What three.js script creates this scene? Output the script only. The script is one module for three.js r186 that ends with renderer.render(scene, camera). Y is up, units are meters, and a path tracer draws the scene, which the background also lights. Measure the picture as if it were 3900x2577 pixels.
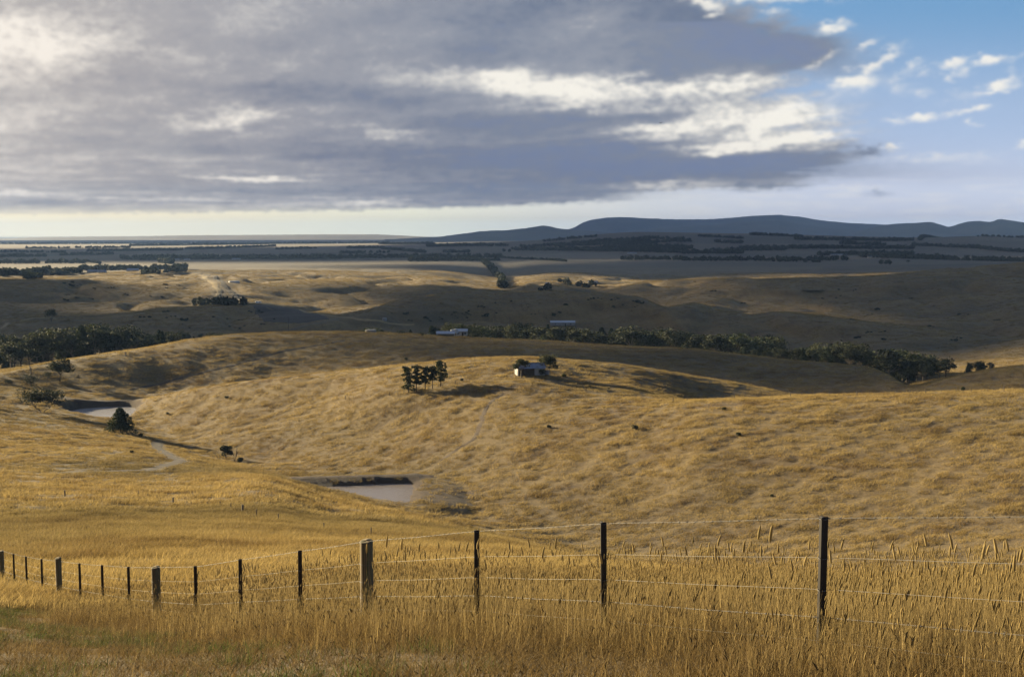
import * as THREE from 'three';
import { mergeGeometries } from 'three/addons/utils/BufferGeometryUtils.js';

// ---------------------------------------------------------------- camera
// Sizes below that are called "picture" coordinates are on a 2373 x 1568 print; F is its focal length.
const F = 2734, CX = 1186.5, CY = 784, PITCH = Math.atan((CY - 550) / F), EYE = 90;
const scene = new THREE.Scene();
const camera = new THREE.PerspectiveCamera(2 * Math.atan(CY / F) * 180 / Math.PI, 2373 / 1568, 0.1, 90000);
camera.position.set(0, EYE, 0);
camera.rotation.set(-PITCH, 0, 0);
const renderer = new THREE.WebGLRenderer();
renderer.toneMapping = THREE.LinearToneMapping;
renderer.toneMappingExposure = 4.6;
renderer.shadowMap.enabled = true;

// ---------------------------------------------------------------- random numbers and noise
function rng(seed) { let a = seed >>> 0; return () => { a = (a + 0x6D2B79F5) >>> 0; let t = a; t = Math.imul(t ^ (t >>> 15), t | 1); t ^= t + Math.imul(t ^ (t >>> 7), t | 61); return ((t ^ (t >>> 14)) >>> 0) / 4294967296; }; }
const PERM = new Uint8Array(1024), GRX = new Float32Array(256), GRY = new Float32Array(256);
{ const r = rng(77), p = [...Array(256).keys()]; for (let i = 255; i > 0; i--) { const j = Math.floor(r() * (i + 1)); [p[i], p[j]] = [p[j], p[i]]; } for (let i = 0; i < 1024; i++) PERM[i] = p[i & 255]; for (let i = 0; i < 256; i++) { const a = i / 256 * Math.PI * 2; GRX[i] = Math.cos(a) * 1.5; GRY[i] = Math.sin(a) * 1.5; } }
function noise(x, y) {
  const xi = Math.floor(x), yi = Math.floor(y), fx = x - xi, fy = y - yi, X = xi & 255, Y = yi & 255;
  const u = fx * fx * fx * (fx * (fx * 6 - 15) + 10), v = fy * fy * fy * (fy * (fy * 6 - 15) + 10);
  const a = PERM[PERM[X] + Y], b = PERM[PERM[X + 1] + Y], c = PERM[PERM[X] + Y + 1], d = PERM[PERM[X + 1] + Y + 1];
  const n0 = GRX[a] * fx + GRY[a] * fy, n1 = GRX[b] * (fx - 1) + GRY[b] * fy, n2 = GRX[c] * fx + GRY[c] * (fy - 1), n3 = GRX[d] * (fx - 1) + GRY[d] * (fy - 1);
  const s = n0 + (n1 - n0) * u, t = n2 + (n3 - n2) * u;
  return s + (t - s) * v;
}
function fbm(x, y, o = 4, g = 0.5) { let s = 0, a = 1, n = 0; for (let i = 0; i < o; i++) { s += a * noise(x, y); n += a; a *= g; x = x * 2.03 + 17.3; y = y * 2.03 - 9.1; } return s / n; }
const clamp = (x, a = 0, b = 1) => Math.min(b, Math.max(a, x)), mix = (a, b, t) => a + (b - a) * t;
const sstep = (a, b, x) => { const t = clamp((x - a) / (b - a)); return t * t * (3 - 2 * t); };
const srgb = (r, g, b) => [r, g, b].map((c) => { c /= 255; return c <= 0.04045 ? c / 12.92 : ((c + 0.055) / 1.055) ** 2.4; });
const col = (c) => new THREE.Color().setRGB(c[0], c[1], c[2]);
const mix3 = (a, b, t) => [mix(a[0], b[0], t), mix(a[1], b[1], t), mix(a[2], b[2], t)];
// a picture coordinate as a direction: azimuth (right positive) and slope (rise over run)
function look(px, py) { const u = (px - CX) / F, v = -(py - CY) / F, c = Math.cos(PITCH), s = Math.sin(PITCH), fw = c + v * s; return { az: Math.atan2(u, fw), s: (v * c - s) / Math.hypot(u, fw) }; }
const polar = (az, d, y) => new THREE.Vector3(Math.sin(az) * d, y, -Math.cos(az) * d);

// ---------------------------------------------------------------- sun
const SUN_AZ = -1.04, SUN_EL = 0.245;
const sunDir = new THREE.Vector3(Math.sin(SUN_AZ) * Math.cos(SUN_EL), Math.sin(SUN_EL), -Math.cos(SUN_AZ) * Math.cos(SUN_EL));
const sun = new THREE.DirectionalLight(col([1, 0.81, 0.5]), 5.0);
sun.position.copy(sunDir).multiplyScalar(6000); sun.castShadow = true; sun.shadow.radius = 1.5;
sun.shadow.mapSize.set(4096, 4096);
Object.assign(sun.shadow.camera, { left: -1500, right: 1500, top: 1500, bottom: -1500, near: 100, far: 14000 });
scene.add(sun, sun.target);

// ---------------------------------------------------------------- sky: air and clouds
function makeSky() {
  const W = 4096, H = 2048, data = new Float32Array(W * H * 4);
  // [x, y, half width, half height, strength, tilt] in picture coordinates; the sky lies at infinity
  const bright = [
    [1040, 178, 60, 18, 0.5, -0.1], [1160, 188, 36, 16, 0.85, 0], [1255, 212, 80, 16, 0.8, 0.1], [1330, 195, 60, 16, 0.4, -0.2], [1450, 205, 150, 20, 0.75, 0.02], [1330, 240, 70, 14, 0.6, 0.1], [1580, 238, 130, 26, 0.4, 0], [1690, 200, 120, 14, 0.7, -0.12],
    [1490, 305, 80, 10, 0.75, -0.08], [1630, 280, 70, 22, 0.7, -0.25], [1820, 272, 120, 24, 1.05, -0.12], [1760, 300, 60, 14, 0.9, -0.4], [1740, 338, 170, 11, 0.95, -0.06], [1880, 320, 110, 10, 0.85, -0.1],
    [1640, 352, 60, 7, 0.5, 0.1], [560, 275, 70, 12, 0.6, -0.15], [520, 285, 140, 22, 0.3, -0.05], [905, 312, 70, 12, 0.55, 0], [610, 417, 90, 4, 0.95, 0.04], [480, 412, 60, 4, 0.35, 0], [40, 448, 70, 5, 0.75, 0.04], [260, 460, 60, 4, 0.55, 0], [450, 462, 80, 5, 0.4, 0],
    [860, 470, 90, 5, 0.65, 0], [600, 480, 160, 8, 0.3, 0], [1560, 428, 120, 14, 0.6, -0.02], [0, 105, 170, 60, 0.85, 0], [210, 108, 150, 36, 0.4, 0], [-40, 300, 200, 120, 0.25, 0], [1120, 436, 60, 3, 0.4, 0], [1360, 60, 60, 50, 0.18, -0.6],
  ];
  const dark = [
    [600, 215, 330, 22, 0.6, 0.03], [850, 240, 170, 18, 0.5, 0.05], [1250, 285, 260, 26, 0.75, -0.02], [1130, 355, 420, 32, 0.8, 0.02], [1480, 392, 470, 20, 0.95, 0.01], [1400, 345, 160, 18, 0.8, -0.05], [1180, 440, 280, 16, 0.75, 0.02], [560, 440, 280, 9, 0.5, 0.02], [120, 470, 160, 7, 0.45, 0], [330, 300, 160, 14, 0.15, 0.1],
    [1780, 115, 170, 42, 1.15, 0.14], [1560, 130, 200, 46, 0.7, -0.05], [1380, 20, 180, 40, 0.55, 0], [1130, 40, 140, 40, 0.3, 0], [1590, 40, 120, 40, 0.65, 0.1], [1760, 378, 190, 19, 1.0, -0.02], [1500, 178, 200, 20, 0.5, -0.08], [1060, 130, 200, 22, 0.3, 0], [1460, 415, 250, 14, 0.6, 0], [500, 340, 300, 24, 0.3, 0], [1720, 90, 130, 26, 0.5, 0.3],
  ];
  // small clouds of the clearing, with [.., bright or grey]
  const puffs = [
    [1910, 72, 28, 16, 1.1, -0.3, 1], [1965, 196, 52, 21, 1.1, -0.12, 1], [2035, 150, 40, 12, 0.75, -0.5, 1], [2000, 113, 26, 10, 0.6, -0.5, 1], [2080, 205, 26, 18, 0.4, -0.6, 1], [2110, 222, 20, 12, 0.4, -0.6, 1], [2216, 162, 22, 16, 0.85, -0.5, 1], [2290, 151, 26, 13, 1.0, -0.2, 1], [2290, 208, 46, 10, 0.95, -0.35, 1], [2228, 260, 42, 8, 1.0, -0.18, 1], [2122, 273, 28, 9, 1.0, -0.05, 1], [2246, 297, 15, 8, 0.6, -0.3, 1],
    [2120, 164, 22, 9, 0.5, -0.4, 1], [2150, 176, 22, 8, 0.5, -0.4, 1], [2180, 188, 12, 6, 0.5, 0, 1], [1625, 22, 38, 11, 0.9, 0.1, 1], [1648, 46, 18, 10, 0.8, -0.4, 1], [1780, 3, 110, 10, 0.8, 0, 1], [1780, 30, 30, 6, 0.5, 0, 1], [2060, 283, 24, 6, 0.5, 0, 1], [2190, 228, 40, 16, 0.3, -0.3, 1], [2350, 150, 26, 10, 0.4, -0.8, 1], [2360, 343, 24, 7, 0.6, 0, 1], [2060, 343, 20, 5, 0.7, -0.1, 1], [1900, 142, 30, 14, 0.6, -0.6, 1],
    [1965, 440, 28, 12, 0.5, -0.1, 1], [2100, 368, 130, 12, 0.28, -0.06, 1], [2250, 372, 120, 14, 0.25, 0, 1],
    [2018, 352, 40, 9, 0.9, -0.1, 0], [2028, 450, 34, 8, 0.6, 0, 0], [1750, 434, 110, 11, 0.8, 0, 0], [1900, 365, 60, 10, 0.6, 0, 0],
  ];
  // the right edge of the cloud deck at each height: [y, x]
  const edge = [[-4000, 500], [-900, 900], [-400, 1350], [-100, 1570], [0, 1640], [50, 1700], [95, 1850], [135, 1910], [165, 1850], [200, 1790], [240, 1800], [265, 1900], [300, 1890], [330, 1950], [365, 1970], [390, 1930], [412, 1850], [432, 1840], [445, 1480], [465, 1420], [478, 1150], [490, 700], [500, -200], [515, -1400], [560, -2000]];
  const edgeAt = (y) => { for (let i = 1; i < edge.length; i++) if (y < edge[i][0]) return mix(edge[i - 1][1], edge[i][1], clamp((y - edge[i - 1][0]) / (edge[i][0] - edge[i - 1][0]))); return -2000; };
  const blob = (b, x, y) => { const c = Math.cos(b[5]), s = Math.sin(b[5]), dx = x - b[0], dy = y - b[1], u = (dx * c + dy * s) / b[2], v = (-dx * s + dy * c) / b[3], q = u * u + v * v; return q > 7 ? 0 : b[4] * Math.exp(-q); };
  const A = { hzL: srgb(255, 238, 196).map((v) => v * 1.3), hzM: srgb(245, 243, 218).map((v) => v * 1.12), hzR: srgb(208, 214, 232), blueLow: srgb(164, 184, 216), blue: srgb(110, 156, 200), blueTop: srgb(70, 120, 185) };
  const B = { white: srgb(246, 241, 230), warm: srgb(242, 233, 222), greyL: srgb(180, 173, 170), grey: srgb(145, 149, 161), darkL: srgb(138, 137, 146), dark: srgb(88, 103, 132), ground: srgb(120, 108, 84) };
  for (let j = 0; j < H; j++) {
    const el = ((j + 0.5) / H - 0.5) * Math.PI;
    for (let i = 0; i < W; i++) {
      const k = (j * W + i) * 4; data[k + 3] = 1;
      if (el < -0.004) { data[k] = B.ground[0]; data[k + 1] = B.ground[1]; data[k + 2] = B.ground[2]; continue; }
      let az = ((i + 0.5) / W - 0.5) * Math.PI * 2 + Math.PI / 2; if (az > Math.PI) az -= 2 * Math.PI;
      const near = Math.abs(az) < 0.62 && el < 0.34;
      const az1 = clamp(az, -0.9, 0.9), X0 = CX + F * (Math.tan(az1) + (az - az1) * 2.2), Y0 = 550 - F * Math.tan(Math.min(el, 1.35)) / Math.cos(clamp(az, -0.6, 0.6)) * 1.0;
      // ragged, wind drawn edges: displace the lookup
      const h = clamp((560 - Y0) / 300, 0.12, 3), sx = 1 / (150 * Math.sqrt(h)), sy = 1 / (78 * h);
      const o = near ? 5 : 3, w1 = fbm(X0 * sx, Y0 * sy + 40, o, 0.55), w2 = fbm(X0 * sx + 91, Y0 * sy - 13, o, 0.55);
      const X = X0 + 46 * w1 * Math.sqrt(h) + 12 * noise(X0 / 22, Y0 / 12), Y = Y0 + 26 * w2 * h + 4 * noise(X0 / 18 + 7, Y0 / 9);
      // air
      const e = clamp((550 - Y0) / 550), lr = sstep(-200, 2100, X0);
      let air = lr < 0.5 ? mix3(A.hzL, A.hzM, lr * 2) : mix3(A.hzM, A.hzR, lr * 2 - 1);
      air = mix3(air, A.blueLow, sstep(0.1, 0.5, e)); air = mix3(air, A.blue, sstep(0.42, 1.0, e)); air = mix3(air, A.blueTop, sstep(600, 3500, 550 - Y0));
      // the deck and how much light comes through it
      const t = fbm(X0 * sx * 0.9 + 5, Y0 * sy * 1.3 + 3, near ? 6 : 4, 0.55), fine = near ? fbm(X0 / 34, Y0 / 17, 4, 0.6) : 0;
      let deck = sstep(-120, 90, edgeAt(Y) - X + (190 * t + 70 * fine) * Math.min(1, h)) * (1 - sstep(468, 520, Y0 + 40 * t * h));
      const bulk = fbm(X0 * sx * 0.42 + 31, Y0 * sy * 0.62 + 7, 3, 0.5); let lum = 0.47 + 0.2 * t + 0.24 * bulk + 0.1 * fine + (near ? 0.16 * Math.max(0, 0.3 - Math.abs(noise(X / 46, Y / 19) + 0.5 * fine)) : 0); lum = mix(lum, 0.3, sstep(500, 2600, 550 - Y0) * 0.7);
      if (X0 > -300 && X0 < 2700 && Y0 > -200) { for (const b of bright) lum += 0.52 * blob([b[0], b[1], b[2] * 1.25, b[3] * 1.3, b[4], b[5]], X, Y) * (1 + 0.7 * fine); for (const b of dark) lum -= 0.46 * blob(b, X, Y); for (const b of bright) deck = Math.max(deck, Math.min(1, 1.3 * blob(b, X, Y))); for (const b of dark) deck = Math.max(deck, Math.min(1, 1.5 * blob(b, X, Y))); }
      const left = 1 - sstep(-300, 1250, X0), lo = mix3(B.dark, B.darkL, left), mid = mix3(B.grey, B.greyL, left), hi = mix3(B.white, B.warm, left);
      if (lum < 0.3) lum = 0.06 + 0.24 * Math.exp((lum - 0.3) / 0.24) + 0.1 * fine + 0.05 * t; const l = clamp(lum), cl = l < 0.5 ? mix3(lo, mid, l * 2) : mix3(mid, hi, l * 2 - 1);
      let c = mix3(air, cl, clamp(deck));
      // the clearing's small clouds
      let p = 0, g = 0;
      if (X0 > 1400 && X0 < 2700 && Y0 > -60) for (const b of puffs) { const v = blob(b, b[0] + (X + 16 * fine - b[0]) / 1.2, b[1] + (Y + 12 * fine - b[1]) / 1.15) * (0.95 + 1.0 * fine); if (b[6]) p += v; else g += v; }
      else if (Math.abs(az) > 0.45 && el > 0.02) p = 0.9 * sstep(0.28, 0.6, fbm(X0 / 260 + 50, Y0 / 120, 3)) * (1 - deck) * sstep(0, 500, 550 - Y0);
      c = mix3(c, B.white, clamp(sstep(0.05, 1.0, p) * 0.92)); c = mix3(c, mix3(B.grey, B.dark, 0.6), clamp(sstep(0.15, 1, g) * 0.9));
      // thin veil low on the right, and light spreading round the sun behind the deck
      const veil = (1 - deck) * sstep(60, 0, Math.abs(Y0 - 470) - 20) * 0.25 * sstep(-0.1, 0.4, fbm(X0 / 130, Y0 / 9, 4)); c = mix3(c, B.white, veil);
      const cs = Math.cos(el) * Math.cos(SUN_EL) * Math.cos(az - SUN_AZ) + Math.sin(el) * Math.sin(SUN_EL), ang = Math.acos(clamp(cs, -1, 1)), glow = 0.14 * Math.exp(-ang * ang / 0.4) + 0.3 * Math.exp(-ang * ang / 0.05);
      data[k] = c[0] + glow * 0.9; data[k + 1] = c[1] + glow * 0.8; data[k + 2] = c[2] + glow * 0.6;
    }
  }
  const t = new THREE.DataTexture(data, W, H, THREE.RGBAFormat, THREE.FloatType);
  t.mapping = THREE.EquirectangularReflectionMapping; t.magFilter = t.minFilter = THREE.LinearFilter; t.needsUpdate = true;
  return t;
}
const sky = makeSky();
scene.background = sky; scene.environment = sky; scene.environmentIntensity = scene.backgroundIntensity = 0.222;
scene.fog = new THREE.FogExp2(col([0.36, 0.58, 1.0]), 0.000021);

// ---------------------------------------------------------------- terrain
// The wire fence: post k stands at (column, top, distance along the view axis); every fourth one is wood.
const FENCE_TOP = { 4: 1186, 3: 1197, 2: 1210, 1: 1228, 0: 1252, '-1': 1275, '-2': 1295, '-3': 1311, '-4': 1313, '-5': 1313, '-6': 1309, '-7': 1305, '-8': 1292, '-9': 1295, '-10': 1289, '-11': 1283, '-12': 1276 };
const FENCE_X = { 4: 2775, 3: 1908, 2: 1400, 1: 1103, 0: 848, '-1': 693, '-2': 555, '-3': 451, '-4': 360, '-5': 296, '-6': 235, '-7': 183, '-8': 134, '-9': 95, '-10': 59, '-11': 30, '-12': 2 };
const fencePosts = [];
for (let k = 4; k >= -14; k--) {
  const depth = 16.6 * (1 - 0.149 * k), c = Math.cos(PITCH), s = Math.sin(PITCH);
  const px = FENCE_X[k] ?? (848 + 68.3 * k) / (1 - 0.149 * k), py = FENCE_TOP[k] ?? 1276 + (-12 - k) * -6;
  const u = (px - CX) / F, v = -(py - CY) / F;
  fencePosts.push({ k, x: u * depth, z: -(c + v * s) * depth, top: (v * c - s) * depth });
}
// smooth the plan line and the tops a little: a strained fence is straight in plan
const POST_H = 1.2;
// Feature lines from near to far: points [column, row, distance]; between lines the ground runs smoothly.
const P3 = (list) => list.map(([x, y, d]) => { const q = look(x, y); return [q.az, q.s, d]; });
const HL = (list) => list.map(([az, h, d]) => [az, h / d, d]);
const LINES = [
  HL([[-0.6, -1.7, 0.5], [0.6, -1.7, 0.5]]),
  HL([[-0.6, -2.9, 8], [-0.4, -2.9, 7.6], [-0.1, -2.62, 6.6], [0.2, -2.4, 5], [0.45, -2.2, 3.6], [0.7, -2.1, 3]]),
  fencePosts.filter((p) => [4, 2, 0, -3, -6, -9, -12, -14].includes(p.k)).map((p) => { const d = Math.hypot(p.x, p.z); return [Math.atan2(p.x, -p.z), (p.top - POST_H) / d, d]; }).sort((a, b) => a[0] - b[0]),
  P3([[-600, 1170, 200], [0, 1180, 150], [300, 1210, 110], [600, 1250, 85], [900, 1290, 65], [1200, 1335, 45], [1500, 1360, 36], [2000, 1382, 30], [2373, 1392, 27], [3000, 1400, 24]]),
  P3([[-600, 1080, 300], [0, 1093, 290], [200, 1094, 290], [420, 1083, 310], [600, 1098, 290], [750, 1147, 255], [900, 1186, 215], [1050, 1222, 170], [1200, 1262, 120], [1400, 1310, 75], [1700, 1345, 55], [2000, 1362, 48], [2373, 1372, 42], [3000, 1380, 36]]),
  P3([[-600, 1040, 350], [0, 1050, 345], [200, 1056, 340], [420, 1064, 340], [560, 1090, 320], [700, 1125, 290], [800, 1156, 270], [900, 1192, 240], [1050, 1240, 205], [1200, 1290, 165], [1400, 1345, 125], [1700, 1385, 100], [2000, 1405, 92], [2373, 1415, 86], [3000, 1425, 75]]),
  P3([[-600, 905, 530], [-200, 918, 520], [0, 930, 510], [140, 948, 498], [230, 960, 490], [320, 985, 465], [400, 1030, 425], [480, 1062, 390], [560, 1080, 372], [700, 1108, 345], [870, 1142, 312], [960, 1168, 290], [1050, 1198, 275], [1150, 1226, 260], [1400, 1287, 232], [1700, 1313, 214], [2000, 1327, 200], [2373, 1337, 190], [3000, 1350, 180]]),
  P3([[-600, 895, 545], [0, 912, 528], [140, 926, 516], [230, 938, 510], [320, 950, 492], [400, 962, 468], [500, 978, 440], [600, 990, 420], [700, 1000, 400], [900, 1000, 375], [1000, 988, 365], [1200, 955, 355], [1400, 938, 352], [1550, 931, 355], [1700, 923, 358], [1900, 917, 362], [2100, 911, 365], [2373, 905, 365], [3000, 897, 360]]),
  P3([[-600, 892, 552], [0, 909, 536], [140, 922, 524], [230, 932, 518], [320, 941, 502], [420, 936, 480], [600, 934, 445], [750, 926, 430], [935, 906, 398], [1100, 886, 395], [1230, 872, 398], [1400, 882, 408], [1550, 914, 405], [1650, 938, 410], [1900, 940, 420], [2100, 936, 425], [2373, 931, 425], [3000, 925, 420]]),
  P3([[-600, 890, 560], [0, 906, 545], [140, 917, 532], [240, 926, 526], [307, 929, 518], [433, 900, 496], [600, 880, 478], [791, 860, 464], [900, 849, 458], [1000, 839, 453], [1100, 829, 450], [1200, 825, 450], [1300, 831, 453], [1400, 841, 456], [1500, 853, 461], [1600, 869, 466], [1700, 886, 468], [1800, 905, 470], [1900, 924, 472], [2000, 934, 474], [2373, 936, 476], [3000, 930, 475]]),
  P3([[-600, 886, 568], [0, 900, 554], [150, 908, 546], [250, 914, 540], [330, 919, 534], [433, 918, 528], [600, 908, 522], [791, 890, 520], [1000, 868, 520], [1200, 856, 520], [1400, 868, 520], [1600, 892, 520], [1800, 922, 515], [1900, 934, 512], [2000, 938, 510], [2100, 936, 510], [2373, 934, 510], [3000, 925, 510]]),
  P3([[-600, 880, 600], [0, 867, 582], [67, 848, 594], [187, 828, 604], [333, 805, 620], [433, 788, 630], [567, 773, 645], [700, 769, 655], [800, 769, 655], [900, 772, 655], [1050, 781, 655], [1224, 788, 655], [1357, 797, 650], [1457, 803, 645], [1582, 808, 640], [1682, 818, 636], [1815, 833, 630], [1982, 847, 620], [2030, 856, 612], [2065, 868, 600], [2092, 898, 565], [2115, 903, 555], [2182, 882, 572], [2249, 864, 590], [2315, 853, 600], [2373, 848, 606], [3000, 820, 640]]),
  P3([[-600, 866, 800], [-200, 862, 800], [0, 854, 800], [200, 838, 820], [333, 820, 840], [433, 806, 860], [567, 790, 880], [800, 785, 890], [1050, 796, 880], [1224, 804, 880], [1457, 820, 880], [1682, 834, 870], [1850, 848, 850], [1982, 862, 800], [2065, 886, 720], [2092, 901, 660], [2150, 886, 660], [2249, 866, 700], [2373, 852, 740], [3000, 830, 790]]),
  P3([[-600, 800, 1060], [0, 796, 1060], [200, 790, 1060], [433, 776, 1065], [600, 768, 1065], [800, 770, 1065], [1000, 774, 1080], [1200, 766, 1120], [1450, 770, 1110], [1700, 784, 1070], [1900, 798, 1030], [2050, 815, 970], [2200, 825, 920], [2373, 822, 900], [3000, 800, 920]]),
  P3([[-600, 760, 1160], [0, 763, 1150], [50, 742, 1180], [207, 736, 1190], [333, 724, 1200], [433, 720, 1210], [567, 709, 1230], [680, 722, 1200], [800, 728, 1190], [870, 712, 1210], [957, 686, 1260], [1091, 671, 1290], [1224, 675, 1285], [1357, 678, 1270], [1457, 685, 1250], [1507, 697, 1220], [1535, 716, 1180], [1590, 702, 1205], [1640, 701, 1205], [1715, 714, 1185], [1882, 731, 1155], [2048, 757, 1115], [2200, 776, 1070], [2373, 770, 1070], [3000, 740, 1080]]),
  P3([[-600, 738, 1360], [0, 738, 1360], [207, 732, 1370], [333, 716, 1400], [433, 704, 1430], [567, 697, 1450], [680, 716, 1400], [800, 718, 1390], [957, 692, 1500], [1091, 686, 1540], [1224, 690, 1540], [1357, 694, 1520], [1457, 700, 1480], [1535, 712, 1400], [1590, 706, 1410], [1640, 702, 1410], [1715, 712, 1400], [1882, 724, 1380], [2048, 740, 1340], [2200, 746, 1300], [2373, 735, 1300], [3000, 710, 1300]]),
  P3([[-600, 645, 1850], [0, 650, 1850], [200, 648, 1850], [300, 664, 1760], [430, 648, 1880], [520, 640, 1950], [600, 655, 1850], [800, 660, 1840], [1000, 654, 1860], [1130, 668, 1760], [1165, 676, 1720], [1250, 654, 1820], [1400, 673, 1740], [1460, 657, 1780], [1582, 648, 1800], [1800, 643, 1800], [2000, 638, 1800], [2200, 620, 1850], [2373, 608, 1900], [3000, 585, 1950]]),
  P3([[-600, 640, 2250], [0, 643, 2250], [200, 641, 2250], [430, 634, 2300], [600, 638, 2300], [800, 639, 2300], [1000, 640, 2250], [1100, 655, 2200], [1155, 664, 2150], [1250, 644, 2250], [1400, 656, 2150], [1582, 652, 2150], [1800, 646, 2150], [2000, 641, 2200], [2200, 627, 2300], [2373, 615, 2400], [3000, 594, 2450]]),
  P3([[-600, 618, 3200], [0, 624, 3200], [430, 617, 3300], [800, 614, 3300], [1000, 611, 3300], [1100, 616, 3250], [1150, 622, 3200], [1250, 612, 3300], [1500, 611, 3300], [1800, 612, 3300], [2000, 610, 3350], [2200, 608, 3400], [2373, 605, 3500], [3000, 590, 3600]]),
  P3([[-600, 596, 4800], [0, 598, 4800], [400, 596, 4800], [1000, 592, 4800], [1300, 588, 4700], [1600, 585, 4500], [1900, 586, 4500], [2200, 590, 4500], [2373, 588, 4600], [3000, 575, 4600]]),
  P3([[-600, 577, 7200], [0, 578, 7200], [500, 576, 7200], [900, 570, 7000], [1100, 563, 6800], [1250, 556, 6600], [1350, 546, 6500], [1480, 537, 6500], [1600, 539, 6600], [1750, 541, 6600], [1900, 545, 6600], [2050, 549, 6600], [2150, 550, 6500], [2280, 546, 6300], [2373, 549, 6400], [3000, 550, 6500]]),
  P3([[-600, 566, 11000], [0, 566, 11000], [500, 564, 11000], [900, 562, 10500], [1250, 558, 9500], [1480, 552, 9000], [1900, 553, 9000], [2150, 553, 9000], [2373, 553, 9000], [3000, 553, 9500]]),
  P3([[-600, 558, 20000], [500, 557, 20000], [1200, 556, 18000], [3000, 555, 18000]]),
  P3([[-600, 554.5, 32000], [3000, 554.5, 32000]]),
];
function pchipSlopes(x, y) {
  const n = x.length, h = [], m = [], d = new Array(n).fill(0);
  for (let i = 0; i < n - 1; i++) { h[i] = x[i + 1] - x[i]; m[i] = (y[i + 1] - y[i]) / h[i]; }
  for (let i = 1; i < n - 1; i++) if (m[i - 1] * m[i] > 0) { const a = 2 * h[i] + h[i - 1], b = h[i] + 2 * h[i - 1]; d[i] = (a + b) / (a / m[i - 1] + b / m[i]); }
  d[0] = m[0]; d[n - 1] = m[n - 2]; return d;
}
function hermite(x, y, d, t) { const n = x.length; if (t <= x[0]) return y[0]; if (t >= x[n - 1]) return y[n - 1]; let i = 0; while (t > x[i + 1]) i++; const h = x[i + 1] - x[i], u = (t - x[i]) / h, u2 = u * u, u3 = u2 * u; return y[i] * (2 * u3 - 3 * u2 + 1) + d[i] * h * (u3 - 2 * u2 + u) + y[i + 1] * (3 * u2 - 2 * u3) + d[i + 1] * h * (u3 - u2); }
const lineFns = LINES.map((l) => { const x = l.map((p) => p[0]), s = l.map((p) => p[1]), g = l.map((p) => Math.log(p[2])), ds = pchipSlopes(x, s), dg = pchipSlopes(x, g); const soft = (y, dy) => (a) => { let t = 0; for (let k = -2; k <= 2; k++) t += hermite(x, y, dy, a + k * 0.006) * [0.12, 0.23, 0.3, 0.23, 0.12][k + 2]; return t; }; return { s: soft(s, ds), g: soft(g, dg) }; });
// grid: columns by azimuth (fine in front), rows by distance
const AZ = [], DIST = [];
{ const half = 0.54, n = 520; for (let i = 0; i <= n; i++) AZ.push(-half + 2 * half * i / n); let st = 0.004, a = half; const r = []; while (a < Math.PI - 0.05) { st = Math.min(st * 1.12, 0.09); a += st; r.push(Math.min(a, Math.PI)); } r[r.length - 1] = Math.PI; for (const v of r) { AZ.push(v); AZ.unshift(-v); } AZ.shift(); AZ.unshift(-Math.PI); }
{ let d = 0.6; while (d < 31800) { DIST.push(d); d *= d < 60 ? 1.016 : d < 90 ? 1.009 : d < 2600 ? 1.0058 : d < 9000 ? 1.009 : 1.03; } DIST.push(32000); }
const NA = AZ.length, ND = DIST.length, HGT = new Float32Array(NA * ND);
const logD = DIST.map(Math.log);
// dams: centre, half sizes and direction of the wall
const dams = [];
function rawHeights() {
  for (let i = 0; i < NA; i++) {
    const az = AZ[i], xs = [], ys = [];
    for (const f of lineFns) { const g = f.g(az); if (xs.length && g <= xs[xs.length - 1] + 0.004) continue; xs.push(g); ys.push(f.s(az)); }
    const sl = pchipSlopes(xs, ys);
    let k = 0; const n = xs.length, back = sstep(1.1, 1.9, Math.abs(az));
    for (let j = 0; j < ND; j++) {
      const t = logD[j], d = DIST[j]; let s;
      if (t <= xs[0]) s = ys[0] * Math.exp(xs[0] - t); else if (t >= xs[n - 1]) s = ys[n - 1];
      else { while (t > xs[k + 1]) k++; const h = xs[k + 1] - xs[k], u = (t - xs[k]) / h, u2 = u * u, u3 = u2 * u; s = ys[k] * (2 * u3 - 3 * u2 + 1) + sl[k] * h * (u3 - 2 * u2 + u) + ys[k + 1] * (3 * u2 - 2 * u3) + sl[k + 1] * h * (u3 - u2); }
      HGT[i * ND + j] = EYE + mix(s * d, -1.7 - 0.02 * Math.min(d, 900), back);
    }
  }
}
rawHeights();
// round off creases across the slopes
for (let pass = 0; pass < 2; pass++) for (let j = locate0(DIST, 120); j < locate0(DIST, 560); j++) { const row = new Float32Array(NA); for (let i = 0; i < NA; i++) row[i] = HGT[i * ND + j]; for (let i = 8; i < NA - 8; i++) { if (Math.abs(AZ[i]) > 0.5) continue; let t = 0; for (let k = -7; k <= 7; k++) t += row[i + k]; HGT[i * ND + j] = t / 15; } }
function locate0(arr, v) { let i = 0; while (arr[i] < v) i++; return i; }
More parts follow.
